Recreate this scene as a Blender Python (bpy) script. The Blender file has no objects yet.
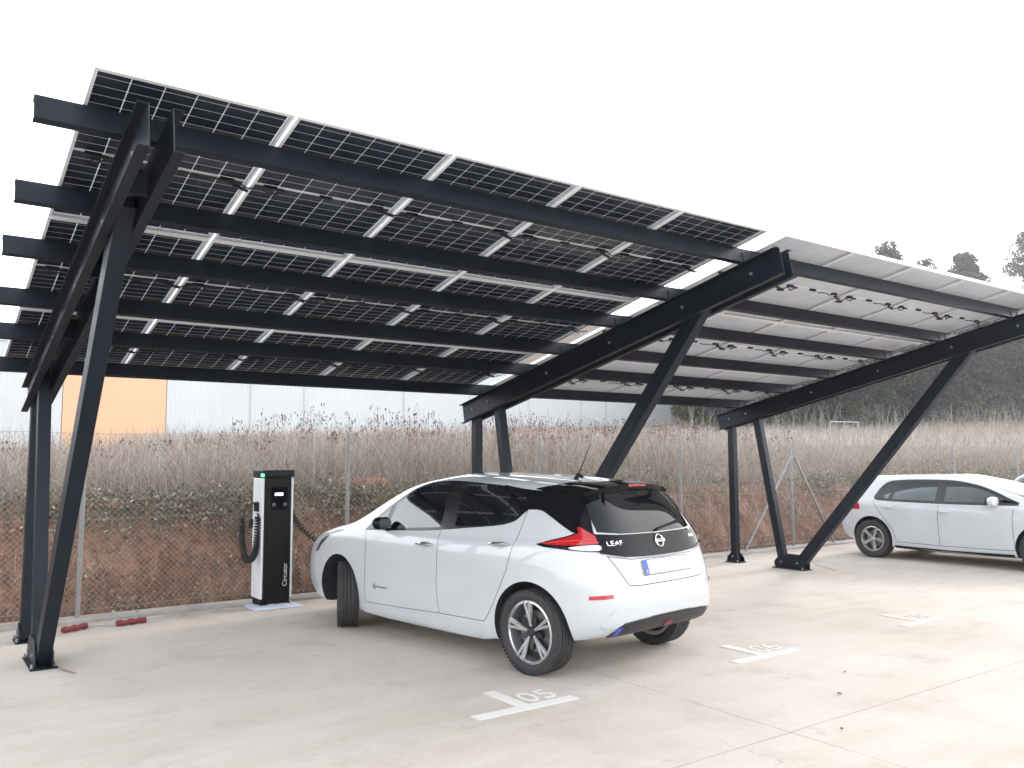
import bpy, bmesh, math, random
import numpy as np
from mathutils import Vector, Matrix
from mathutils.bvhtree import BVHTree
from mathutils.geometry import tessellate_polygon
R = math.radians
random.seed(7); rng = np.random.default_rng(11)
scene = bpy.context.scene
COL = scene.collection

# ------------------------------------------------------------------ camera
cam_d = bpy.data.cameras.new('camera'); cam = bpy.data.objects.new('camera', cam_d); COL.objects.link(cam)
F_PX, PITCH, ROLL, YAW, CAM_H = 834.99, 0.0924, -0.0044, 0.6188, 1.6414
cam_d.sensor_width = 36.0; cam_d.lens = F_PX / 1024 * 36.0
cam_d.clip_start = 0.05; cam_d.clip_end = 3000
d_ = Vector((math.sin(YAW)*math.cos(PITCH), math.cos(YAW)*math.cos(PITCH), math.sin(PITCH)))
r_ = Vector((math.cos(YAW), -math.sin(YAW), 0)); u_ = r_.cross(d_)
r2 = r_*math.cos(ROLL)+u_*math.sin(ROLL); u2 = -r_*math.sin(ROLL)+u_*math.cos(ROLL)
M = Matrix.Identity(4)
for i in range(3):
    M[i][0] = r2[i]; M[i][1] = u2[i]; M[i][2] = -d_[i]
M[2][3] = CAM_H
cam.matrix_world = M
scene.camera = cam

# ------------------------------------------------------------------ materials
def mat(name, col=(.5,.5,.5), rough=.5, metal=0., coat=0., ior=1.5, spec=.5, var=0., vscale=6., bump=0., bscale=40., emit=None, estr=0.):
    m = bpy.data.materials.new(name); m.use_nodes = True
    nt = m.node_tree; b = nt.nodes['Principled BSDF']
    b.inputs['Base Color'].default_value = (*col, 1); b.inputs['Roughness'].default_value = rough
    b.inputs['Metallic'].default_value = metal; b.inputs['IOR'].default_value = ior
    b.inputs['Coat Weight'].default_value = coat; b.inputs['Specular IOR Level'].default_value = spec
    b.inputs['Coat Roughness'].default_value = .03
    if emit: b.inputs['Emission Color'].default_value = (*emit, 1); b.inputs['Emission Strength'].default_value = estr
    if var or bump:
        tc = nt.nodes.new('ShaderNodeTexCoord')
    if var:
        n = nt.nodes.new('ShaderNodeTexNoise'); n.inputs['Scale'].default_value = vscale; n.inputs['Detail'].default_value = 6
        nt.links.new(tc.outputs['Object'], n.inputs['Vector'])
        cr = nt.nodes.new('ShaderNodeMapRange'); cr.inputs[1].default_value=.3; cr.inputs[2].default_value=.7
        cr.inputs[3].default_value = 1-var; cr.inputs[4].default_value = 1+var
        nt.links.new(n.outputs['Fac'], cr.inputs[0])
        mx = nt.nodes.new('ShaderNodeMix'); mx.data_type='RGBA'; mx.blend_type='MULTIPLY'; mx.inputs[0].default_value=1
        mx.inputs[6].default_value=(*col,1); nt.links.new(cr.outputs[0], mx.inputs[7]); nt.links.new(mx.outputs[2], b.inputs['Base Color'])
        r2_ = nt.nodes.new('ShaderNodeMapRange'); r2_.inputs[3].default_value=max(0,rough-var*.3); r2_.inputs[4].default_value=min(1,rough+var*.3)
        nt.links.new(n.outputs['Fac'], r2_.inputs[0]); nt.links.new(r2_.outputs[0], b.inputs['Roughness'])
    if bump:
        n2 = nt.nodes.new('ShaderNodeTexNoise'); n2.inputs['Scale'].default_value=bscale; n2.inputs['Detail'].default_value=5
        nt.links.new(tc.outputs['Object'], n2.inputs['Vector'])
        bp = nt.nodes.new('ShaderNodeBump'); bp.inputs['Strength'].default_value=bump; bp.inputs['Distance'].default_value=.02
        nt.links.new(n2.outputs['Fac'], bp.inputs['Height']); nt.links.new(bp.outputs[0], b.inputs['Normal'])
    return m

class NT:
    """tiny node-building helper"""
    def __init__(s, m): s.t = m.node_tree; s.b = s.t.nodes.get('Principled BSDF'); s.out = s.t.nodes.get('Material Output')
    def n(s, kind, **kw):
        x = s.t.nodes.new(kind)
        for k, v in kw.items(): setattr(x, k, v)
        return x
    def l(s, a, b): s.t.links.new(a, b)
    def math(s, op, a, b=None, c=None):
        x = s.n('ShaderNodeMath', operation=op)
        for i, v in enumerate((a, b, c)):
            if v is None: continue
            if hasattr(v, 'links'): s.l(v, x.inputs[i])
            else: x.inputs[i].default_value = v
        return x.outputs[0]
    def noise(s, vec, scale, detail=6, rough=.55, out='Fac'):
        x = s.n('ShaderNodeTexNoise'); x.inputs['Scale'].default_value=scale; x.inputs['Detail'].default_value=detail
        x.inputs['Roughness'].default_value=rough; s.l(vec, x.inputs['Vector']); return x.outputs[out]
    def ramp(s, fac, stops):
        x = s.n('ShaderNodeValToRGB'); e = x.color_ramp.elements
        while len(e) < len(stops): e.new(.5)
        for el, (p, c) in zip(e, stops): el.position = p; el.color = (*c, 1) if len(c)==3 else c
        s.l(fac, x.inputs[0]); return x.outputs[0]
    def mr(s, v, a, b, c=0., d=1., smooth=False):
        x = s.n('ShaderNodeMapRange'); x.inputs[1].default_value=a; x.inputs[2].default_value=b; x.inputs[3].default_value=c; x.inputs[4].default_value=d
        if smooth: x.interpolation_type='SMOOTHSTEP'
        s.l(v, x.inputs[0]); return x.outputs[0]
    def mix(s, f, a, b, mode='MIX'):
        x = s.n('ShaderNodeMix', data_type='RGBA', blend_type=mode)
        for i, v in ((0, f), (6, a), (7, b)):
            if hasattr(v, 'links'): s.l(v, x.inputs[i])
            else: x.inputs[i].default_value = v if i == 0 else (*v, 1)
        return x.outputs[2]

steel = mat('painted_steel', (.0065,.0100,.0170), .45, spec=.24, var=.30, vscale=5)
steel_in = steel
alu = mat('aluminium', (.74,.75,.77), .38, metal=.12)
galv = mat('galvanised_steel', (.27,.28,.28), .55, metal=.3, var=.15, vscale=15)
wire_m = mat('wire_grey', (.30,.28,.265), .6, metal=.2)
black_pl = mat('black_plastic', (.009,.009,.010), .5, spec=.25)
black_gl = mat('black_gloss', (.006,.006,.007), .07, spec=.14)
rubber = mat('rubber', (.030,.030,.031), .75, bump=.15, bscale=60)
paint_w = mat('white_paint', (.50,.52,.53), .28, coat=1.0, var=.015, vscale=2)
paint_g = mat('white_paint_dusty', (.54,.56,.58), .35, coat=.7, var=.04, vscale=2)
glass_dark = mat('tinted_glass', (.004,.005,.006), .015, ior=1.45)
side_glass = mat('side_glass', (.006,.007,.008), .012, ior=2.1)
red_lens = mat('red_lens', (.42,.012,.018), .12, coat=1.)
clear_lens = mat('clear_lens', (.55,.55,.56), .12, coat=1.)
chrome = mat('chrome', (.75,.76,.78), .12, metal=1.)
silver = mat('machined_alloy', (.55,.56,.57), .3, metal=.85)
dark_alloy = mat('dark_alloy', (.03,.03,.033), .4, metal=.3)
disc_m = mat('brake_disc', (.25,.24,.23), .4, metal=.8)
plate_m = mat('plate_white', (.60,.60,.60), .5)
plate_blue = mat('plate_blue', (.02,.07,.42), .4)
blue_trim = mat('blue_trim', (.03,.05,.42), .25, coat=.6)
seam_m = mat('seam_dark', (.03,.03,.032), .8)
interior = mat('interior_dark', (.02,.02,.021), .8)
seat_m = mat('seat_fabric', (.42,.42,.42), .9)
green_led = mat('green_led', (.02,.5,.15), .3, emit=(.1,1,.35), estr=1.6)
screen_m = mat('screen_lit', (.6,.7,.7), .3, emit=(.8,.95,1), estr=1.2)
cable_m = mat('cable_black', (.010,.010,.011), .5)

def see_through_glass():
    m = bpy.data.materials.new('clear_glass'); m.use_nodes = True; N = NT(m)
    N.t.nodes.remove(N.b)
    tr = N.n('ShaderNodeBsdfTransparent'); tr.inputs[0].default_value=(.55,.58,.58,1)
    gl = N.n('ShaderNodeBsdfGlossy'); gl.inputs['Roughness'].default_value=.02; gl.inputs['Color'].default_value=(.95,.97,1,1)
    fr = N.n('ShaderNodeFresnel'); fr.inputs[0].default_value=1.6
    mx = N.n('ShaderNodeMixShader'); N.l(fr.outputs[0], mx.inputs[0]); N.l(tr.outputs[0], mx.inputs[1]); N.l(gl.outputs[0], mx.inputs[2])
    N.l(mx.outputs[0], N.out.inputs[0]); return m
clear_glass = see_through_glass()

# ------------------------------------------------------------------ mesh helpers
def tag(o, label=None, cat=None, group=None, kind=None):
    if label: o['label'] = label
    if cat: o['category'] = cat
    if group: o['group'] = group
    if kind: o['kind'] = kind
    return o
def empty(name, loc=(0,0,0), rz=0):
    o = bpy.data.objects.new(name, None); COL.objects.link(o); o.empty_display_size=.2
    o.location = loc; o.rotation_euler = (0,0,rz); return o
def link_mesh(name, me, mats, parent=None):
    o = bpy.data.objects.new(name, me); COL.objects.link(o)
    for m in (mats if isinstance(mats,(list,tuple)) else [mats]): me.materials.append(m)
    if parent: o.parent = parent
    return o
class MB:
    def __init__(s): s.v=[]; s.f=[]; s.mi=[]
    def add(s, vs, fs, mi=0):
        b=len(s.v); s.v += [tuple(v) for v in vs]; s.f += [tuple(b+i for i in f) for f in fs]; s.mi += [mi]*len(fs); return s
    def box(s, lo, hi, mi=0, M=None):
        x0,y0,z0=lo; x1,y1,z1=hi
        vs=[Vector(p) for p in ((x0,y0,z0),(x1,y0,z0),(x1,y1,z0),(x0,y1,z0),(x0,y0,z1),(x1,y0,z1),(x1,y1,z1),(x0,y1,z1))]
        if M: vs=[M@v for v in vs]
        return s.add(vs,[(0,3,2,1),(4,5,6,7),(0,1,5,4),(1,2,6,5),(2,3,7,6),(3,0,4,7)],mi)
    def bar(s, p0, p1, w, h, side=(1,0,0), mi=0):
        """rectangular bar from p0 to p1; w along 'side', h along the third axis"""
        p0=Vector(p0); p1=Vector(p1); a=(p1-p0).normalized(); sd=Vector(side); sd=(sd-a*sd.dot(a)).normalized(); t=a.cross(sd)
        vs=[]
        for p in (p0,p1):
            for i,j in ((-1,-1),(1,-1),(1,1),(-1,1)): vs.append(p+sd*(w/2*i)+t*(h/2*j))
        return s.add(vs,[(0,3,2,1),(4,5,6,7),(0,1,5,4),(1,2,6,5),(2,3,7,6),(3,0,4,7)],mi)
    def prism(s, poly, p0, ex, ey, ez, d0, d1, mi=0):
        """polygon (u,v) on axes ex,ey at p0, extruded along ez from d0 to d1"""
        p0=Vector(p0); ex=Vector(ex); ey=Vector(ey); ez=Vector(ez); n=len(poly)
        vs=[p0+ex*u+ey*v+ez*d0 for u,v in poly]+[p0+ex*u+ey*v+ez*d1 for u,v in poly]
        fs=[tuple(reversed(range(n))),tuple(range(n,2*n))]+[(i,(i+1)%n,n+(i+1)%n,n+i) for i in range(n)]
        return s.add(vs,fs,mi)
    def tube(s, pts, r, seg=8, mi=0, closed=False):
        pts=[Vector(p) for p in pts]; n=len(pts); b=len(s.v); prev=None
        for i,p in enumerate(pts):
            t=(pts[min(i+1,n-1)]-pts[max(i-1,0)]).normalized()
            if prev is None:
                a=Vector((0,0,1)) if abs(t.z)<.9 else Vector((1,0,0)); u=(a-t*a.dot(t)).normalized()
            else: u=(prev-t*prev.dot(t)).normalized()
            prev=u; w=t.cross(u); rr=r[i] if isinstance(r,(list,tuple)) else r
            for k in range(seg):
                an=2*math.pi*k/seg; s.v.append(tuple(p+u*(rr*math.cos(an))+w*(rr*math.sin(an))))
        for i in range(n-1):
            for k in range(seg):
                s.f.append((b+i*seg+k,b+i*seg+(k+1)%seg,b+(i+1)*seg+(k+1)%seg,b+(i+1)*seg+k)); s.mi.append(mi)
        s.f.append(tuple(b+k for k in reversed(range(seg)))); s.mi.append(mi)
        s.f.append(tuple(b+(n-1)*seg+k for k in range(seg))); s.mi.append(mi)
        return s
    def lathe(s, prof, seg=40, axis='y', mi=0, M=None, closed=True):
        """profile (r, a): radius and position along axis"""
        b=len(s.v); n=len(prof)
        for k in range(seg):
            an=2*math.pi*k/seg; c=math.cos(an); si=math.sin(an)
            for r,a in prof:
                v=Vector((r*c,a,r*si)) if axis=='y' else Vector((r*c,r*si,a))
                s.v.append(tuple(M@v if M else v))
        for k in range(seg):
            k2=(k+1)%seg
            for i in range(n-(0 if closed else 1)):
                j=(i+1)%n
                s.f.append((b+k*n+i,b+k*n+j,b+k2*n+j,b+k2*n+i)); s.mi.append(mi)
        return s
    def build(s, name, mats, parent=None, bevel=0, smooth=False, seg=2, recalc=True):
        me=bpy.data.meshes.new(name); me.from_pydata(s.v,[],s.f)
        for p,mi in zip(me.polygons,s.mi): p.material_index=mi
        if recalc or bevel:
            bm=bmesh.new(); bm.from_mesh(me); bmesh.ops.recalc_face_normals(bm,faces=bm.faces)
            if bevel:
                es=[e for e in bm.edges if len(e.link_faces)==2 and e.calc_face_angle(0)>.5]
                bmesh.ops.bevel(bm,geom=es,offset=bevel,segments=seg,affect='EDGES',profile=.5,clamp_overlap=True)
            bm.to_mesh(me); bm.free()
        if smooth:
            me.polygons.foreach_set('use_smooth',[True]*len(me.polygons))
            try: me.set_sharp_from_angle(angle=R(35))
            except Exception: pass
        me.update()
        return link_mesh(name,me,mats,parent)
def build_pieces(mb, name, mats, parent=None, **k):
    """one object per far-apart piece of the chunks collected in mb"""
    n=len(mb.v); par=list(range(n))
    def find(a):
        while par[a]!=a: par[a]=par[par[a]]; a=par[a]
        return a
    for f in mb.f:
        for q in f[1:]: par[find(q)]=find(f[0])
    isl={}
    for i in range(n): isl.setdefault(find(i),[]).append(i)
    keys=list(isl); box=[]
    for kx in keys:
        a=np.array([mb.v[i] for i in isl[kx]]); box.append((a.min(0),a.max(0)))
    g=list(range(len(keys)))
    def fg(a):
        while g[a]!=a: g[a]=g[g[a]]; a=g[a]
        return a
    for i in range(len(keys)):
        for j in range(i):
            gap=np.linalg.norm(np.maximum(0,np.maximum(box[i][0]-box[j][1],box[j][0]-box[i][1])))
            if gap<=max(.02,.45*max((box[i][1]-box[i][0]).max(),(box[j][1]-box[j][0]).max())): g[fg(i)]=fg(j)
    gid={kx:fg(i) for i,kx in enumerate(keys)}; out=[]
    for gg in sorted(set(gid.values())):
        m=MB(); idx={}
        for f,mi in zip(mb.f,mb.mi):
            if gid[find(f[0])]!=gg: continue
            for q in f:
                if q not in idx: idx[q]=len(m.v); m.v.append(mb.v[q])
            m.f.append(tuple(idx[q] for q in f)); m.mi.append(mi)
        out.append(m.build(name,mats,parent,**k))
    return out
def np_mesh(name, V, F, mats, parent=None, midx=None, smooth=False):
    """fast mesh: V (n,3), F (m,k) with constant k"""
    me=bpy.data.meshes.new(name); V=np.asarray(V,np.float32); F=np.asarray(F,np.int32); k=F.shape[1]
    me.vertices.add(len(V)); me.vertices.foreach_set('co',V.ravel())
    me.loops.add(F.size); me.loops.foreach_set('vertex_index',F.ravel())
    me.polygons.add(len(F)); me.polygons.foreach_set('loop_start',np.arange(0,F.size,k,dtype=np.int32)); me.polygons.foreach_set('loop_total',np.full(len(F),k,np.int32))
    if midx is not None: me.polygons.foreach_set('material_index',np.asarray(midx,np.int32))
    if smooth: me.polygons.foreach_set('use_smooth',np.ones(len(F),bool))
    me.update(calc_edges=True); me.validate()
    return link_mesh(name,me,mats,parent)
def copy_tree(o, parent=None):
    c=o.copy(); COL.objects.link(c); c.parent=parent
    if parent is not None: c.matrix_parent_inverse=o.matrix_parent_inverse.copy()
    for ch in list(KIDS(o)): copy_tree(ch,c)
    return c
def KIDS(o): return [c for c in o.children]
def text_polys(body, size, name='tmp', extrude=0.):
    cu=bpy.data.curves.new(name,'FONT'); cu.body=body; cu.size=size; cu.extrude=extrude; cu.align_x='CENTER'; cu.align_y='CENTER'
    o=bpy.data.objects.new(name,cu); COL.objects.link(o)
    bpy.context.view_layer.update()
    dg=bpy.context.evaluated_depsgraph_get(); me=bpy.data.meshes.new_from_object(o.evaluated_get(dg))
    bpy.data.objects.remove(o); return me
def smooth01(t): t=np.clip(t,0,1); return t*t*(3-2*t)
def vnoise(x, y, seed=0):
    """smooth value noise for arrays"""
    xi=np.floor(x).astype(np.int64); yi=np.floor(y).astype(np.int64); fx=x-xi; fy=y-yi
    def h(a,b):
        n=(a*374761393+b*668265263+seed*1442695041)&0x7fffffff
        n=((n^(n>>13))*1274126177)&0x7fffffff
        return ((n^(n>>16))&0xffff)/65535.
    fx=fx*fx*(3-2*fx); fy=fy*fy*(3-2*fy)
    return (h(xi,yi)*(1-fx)+h(xi+1,yi)*fx)*(1-fy)+(h(xi,yi+1)*(1-fx)+h(xi+1,yi+1)*fx)*fy
def fbm(x,y,o=4,seed=0):
    s=0;a=.5
    for i in range(o): s=s+a*vnoise(x*2**i,y*2**i,seed+i*17); a*=.5
    return s

# ------------------------------------------------------------------ light
SUN_EL, SUN_AZ = R(24), R(84)          # azimuth from +Y towards +X
w = bpy.data.worlds.new('World'); scene.world = w; w.use_nodes = True
nt = w.node_tree; bg = nt.nodes['Background']
sky = nt.nodes.new('ShaderNodeTexSky'); sky.sky_type='NISHITA'; sky.sun_disc=False
sky.sun_elevation=SUN_EL; sky.sun_rotation=SUN_AZ; sky.air_density=1.0; sky.dust_density=6.0; sky.ozone_density=1.0
# thin white cloud over the whole sky: mixes the clear sky with an even overcast
mixn = nt.nodes.new('ShaderNodeMix'); mixn.data_type='RGBA'; mixn.inputs[0].default_value=.80
mixn.inputs[7].default_value=(10.6,10.9,11.4,1)
# hazy cover: brighter towards the horizon than overhead
tcw=nt.nodes.new('ShaderNodeTexCoord'); spw=nt.nodes.new('ShaderNodeSeparateXYZ'); nt.links.new(tcw.outputs['Generated'],spw.inputs[0])
rw_=nt.nodes.new('ShaderNodeMapRange'); rw_.inputs[1].default_value=0; rw_.inputs[2].default_value=.95; rw_.inputs[3].default_value=2.15; rw_.inputs[4].default_value=.42
nt.links.new(spw.outputs[2],rw_.inputs[0])
ng=nt.nodes.new('ShaderNodeTexNoise'); ng.inputs['Scale'].default_value=1.6; ng.inputs['Detail'].default_value=4; nt.links.new(tcw.outputs['Generated'],ng.inputs['Vector'])
rn_=nt.nodes.new('ShaderNodeMapRange'); rn_.inputs[1].default_value=.3; rn_.inputs[2].default_value=.7; rn_.inputs[3].default_value=.86; rn_.inputs[4].default_value=1.14; nt.links.new(ng.outputs['Fac'],rn_.inputs[0])
mm_=nt.nodes.new('ShaderNodeMath'); mm_.operation='MULTIPLY'; nt.links.new(rw_.outputs[0],mm_.inputs[0]); nt.links.new(rn_.outputs[0],mm_.inputs[1])
sc_=nt.nodes.new('ShaderNodeVectorMath'); sc_.operation='SCALE'; sc_.inputs[0].default_value=(10.5,10.9,11.5); nt.links.new(mm_.outputs[0],sc_.inputs['Scale']); nt.links.new(sc_.outputs[0],mixn.inputs[7])
nt.links.new(sky.outputs[0], mixn.inputs[6]); nt.links.new(mixn.outputs[2], bg.inputs[0]); bg.inputs[1].default_value=.10
sl = bpy.data.lights.new('sun','SUN'); sl.energy=1.15; sl.angle=R(14); sl.color=(1,.93,.84)
so = bpy.data.objects.new('sun',sl); COL.objects.link(so)
sd = Vector((math.sin(SUN_AZ)*math.cos(SUN_EL), math.cos(SUN_AZ)*math.cos(SUN_EL), math.sin(SUN_EL)))
so.rotation_euler = sd.to_track_quat('Z','Y').to_euler(); so.location=(30,5,20)
scene.view_settings.view_transform='Standard'; scene.view_settings.look='None'
scene.view_settings.exposure=1.36; scene.view_settings.gamma=1
scene.cycles.use_denoising=True; scene.cycles.max_bounces=10; scene.cycles.transparent_max_bounces=12
scene.cycles.caustics_reflective=False; scene.cycles.caustics_refractive=False
# ------------------------------------------------------------------ solar carport
TH=.2065; RX0,RY0,RZ0=.608,4.364,3.602; PW=1.0349; PL=1.6841; GAP=.2257
FX=[.92,5.92,10.92]; YB1,YB2=9.10,7.93
es=Vector((0,math.cos(TH),-math.sin(TH))); en=Vector((0,math.sin(TH),math.cos(TH))); ex_=Vector((1,0,0)); RO=Vector((0,RY0,RZ0))
def RP(X,s,n): return RO+Vector((X,0,0))+es*s+en*n
carport=empty('solar_carport',(5.92,8.5,0))
tag(carport,'dark steel carport with V shaped legs roofed by solar panels over the parking bays','solar carport')
CI=Matrix.Translation((-5.92,-8.5,0))
def under(o,parent=carport):
    o.parent=parent; o.matrix_parent_inverse=Matrix.Translation(-Vector(carport.location)) if parent is carport else Matrix.Identity(4); return o

def channel(m, p0, p1, web, fl, sgn, t=.008, up=None):
    """C channel between p0,p1 (centre of web); flanges towards sgn*X"""
    a=(p1-p0).normalized(); u=Vector(up)
    ex=Vector((1,0,0))*sgn
    m.prism([(0,-web/2),(fl,-web/2),(fl,-web/2+t),(t,-web/2+t),(t,web/2-t),(fl,web/2-t),(fl,web/2),(0,web/2)],p0,ex,u,a,0,(p1-p0).length)
def frame(X):
    root=empty('support_frame'); under(root)
    root.matrix_parent_inverse=Matrix.Translation(-Vector(carport.location))
    RW=.25; nc=-.168-RW/2; s0,s1=.0,5.14
    for sg in (-1,1):
        m=MB(); channel(m,RP(X+sg*.055,s0,nc),RP(X+sg*.055,s1,nc),RW,.06,sg,up=en)
        m.build('rafter_channel',steel,root,bevel=.003,seg=1)
    m=MB()
    for s in (.55,1.75,3.0):
        p=RP(X,s,nc-.02); m.bar(p-en*.08,p+en*.08,.108,.012)
    build_pieces(m,'spacer_plate',steel,root)
    sec=.105
    # rear post, rear strut, front strut: box sections with rolled edges
    def leg(p0,p1,w,h):
        m=MB(); m.bar(p0,p1,w,h); m.build('leg',steel,root,bevel=.006)
    leg(Vector((X,YB1,.03)),Vector((X,YB1,2.42)),sec,.11)
    leg(Vector((X,YB2+.24,.06)),Vector((X,8.62,2.50)),sec,.12)
    leg(Vector((X,YB2-.05,.08)),Vector((X,5.16,3.16)),sec,.155)
    # base plates with gusset cheeks and bolts
    for yc,ln,h in ((YB1,.24,.16),(YB2+.10,.54,.20)):
        m=MB(); m.box((X-.10,yc-ln/2-.02,.0),(X+.10,yc+ln/2+.02,.014))
        for sg in (-1,1):
            m.prism([(-ln/2,0),(ln/2,0),(ln/2,h*.42),(ln/2-.10,h),(-ln/2+.10,h),(-ln/2,h*.42)],(X+sg*.062,yc,.014),(0,1,0),(0,0,1),(1,0,0),-.006,.006)
        b=m.build('base_plate',steel,root,bevel=.003,seg=1)
        m=MB()
        for sg in (-1,1):
            ys=(-ln*.27,ln*.27) if ln>.3 else (0,)
            for y in ys:
                c=Vector((X+sg*.068,yc+y,.10)); m.tube([c,c+Vector((sg*.016,0,0))],.016,6)
        for y in (-ln/2-.0,ln/2+.0):
            for sg in (-1,1): m.tube([(X+sg*.085,yc+y*.9,.014),(X+sg*.085,yc+y*.9,.045)],.010,6)
        build_pieces(m,'bolt',galv,root)
    # bolts on rafter webs
    m=MB()
    for s in (1.15,4.55,4.9,.32,2.2,3.3):
        for sg in (-1,1):
            c=RP(X+sg*.062,s,nc+.01); m.tube([c,c+Vector((sg*.016,0,0))],.014,6)
    build_pieces(m,'bolt',galv,root)
for X in FX: frame(X)

# purlins: runs between the rafters and stubs beyond the end frames
PS=[r*PL+o for r in range(3) for o in (.343,1.251)]
def purlin(s,xa,xb):
    m=MB(); W=.130; f=.055; t=.005
    m.prism([(0,-W),(f,-W),(f,-W+.016),(f-t,-W+.016),(f-t,-W+t),(t,-W+t),(t,-t),(f-t,-t),(f-t,-.016),(f,-.016),(f,0),(0,0)],RP(xa,s,-.037),es,en,ex_,0,xb-xa)
    o=m.build('purlin',steel,None); under(o)
    m=MB()
    for x in FX:                                     # angle cleats that hold the purlin on the rafter
        for d in (-1,1): m.bar(RP(x+d*.085,s-.0035,-.165),RP(x+d*.085,s-.0035,-.075),.045,.006)
    if m.v: build_pieces(m,'cleat',steel,o)
for s in PS:
    purlin(s,.395,11.40)

# ---- panels
PWI,PLI=PW-.020,PL-.015
def cell_material(bifacial):
    m=bpy.data.materials.new('bifacial_cells' if bifacial else 'white_backsheet'); m.use_nodes=True; N=NT(m); b=N.b
    tc=N.n('ShaderNodeTexCoord'); sp=N.n('ShaderNodeSeparateXYZ'); N.l(tc.outputs['Object'],sp.inputs[0])
    x,y,z=sp.outputs
    cx=N.math('DIVIDE',x,.163); fx=N.math('ABSOLUTE',N.math('SUBTRACT',N.math('FRACT',cx),.5))       # .5 at cell borders
    ay=N.math('SUBTRACT',N.math('ABSOLUTE',y),.011); cy=N.math('DIVIDE',ay,.0802); fy=N.math('ABSOLUTE',N.math('SUBTRACT',N.math('FRACT',cy),.5))
    lx=N.math('GREATER_THAN',fx,.5-.0026/.163); ly=N.math('GREATER_THAN',fy,.5-.0019/.0802)
    mid=N.math('LESS_THAN',ay,0.)
    dia=N.math('GREATER_THAN',N.math('ADD',N.math('MULTIPLY',fx,.163),N.math('MULTIPLY',fy,.0802)),.163/2+.0802/2-.008)
    edge=N.math('MAXIMUM',N.math('GREATER_THAN',N.math('ABSOLUTE',x),.4895),N.math('GREATER_THAN',N.math('ABSOLUTE',y),.8135))
    line=N.math('MAXIMUM',N.math('MAXIMUM',lx,ly),N.math('MAXIMUM',N.math('MAXIMUM',mid,dia),edge))
    nz=N.noise(tc.outputs['Object'],3.,4)
    if bifacial:
        oi=N.n('ShaderNodeObjectInfo')
        c=N.ramp(nz,[(.3,(.013,.018,.032)),(.7,(.024,.030,.046))]); N.l(c,b.inputs['Base Color'])
        b.inputs['Roughness'].default_value=.22; b.inputs['Specular IOR Level'].default_value=.28
        tr=N.n('ShaderNodeBsdfTransparent'); tr.inputs[0].default_value=(.9,.93,.95,1)
        df=N.n('ShaderNodeBsdfDiffuse'); df.inputs[0].default_value=(.75,.78,.8,1)
        tl=N.n('ShaderNodeBsdfTranslucent'); tl.inputs[0].default_value=(.8,.82,.84,1)
        a=N.n('ShaderNodeMixShader'); a.inputs[0].default_value=.5; N.l(df.outputs[0],a.inputs[1]); N.l(tl.outputs[0],a.inputs[2])
        a2=N.n('ShaderNodeMixShader'); a2.inputs[0].default_value=.75; N.l(tr.outputs[0],a2.inputs[1]); N.l(a.outputs[0],a2.inputs[2])
        f=N.n('ShaderNodeMixShader'); N.l(line,f.inputs[0]); N.l(b.outputs[0],f.inputs[1]); N.l(a2.outputs[0],f.inputs[2])
        N.l(f.outputs[0],N.out.inputs[0])
    else:
        ge=N.n('ShaderNodeNewGeometry'); sn=N.n('ShaderNodeSeparateXYZ'); N.l(tc.outputs['Normal'],sn.inputs[0])
        up=N.math('GREATER_THAN',sn.outputs[2],.5)
        c1=N.mix(line,(.012,.015,.03),(.6,.62,.64)); back=N.ramp(nz,[(.3,(.53,.56,.59)),(.7,(.61,.64,.67))])
        back=N.mix(N.math('MULTIPLY',line,.8),back,(.84,.85,.86)); N.l(N.mix(up,back,c1),b.inputs['Base Color']); b.inputs['Roughness'].default_value=.35
        tl=N.n('ShaderNodeBsdfTranslucent'); tl.inputs[0].default_value=(.8,.8,.79,1)
        f=N.n('ShaderNodeMixShader'); f.inputs[0].default_value=.28; N.l(b.outputs[0],f.inputs[1]); N.l(tl.outputs[0],f.inputs[2])
        N.l(f.outputs[0],N.out.inputs[0])
    return m
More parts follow.
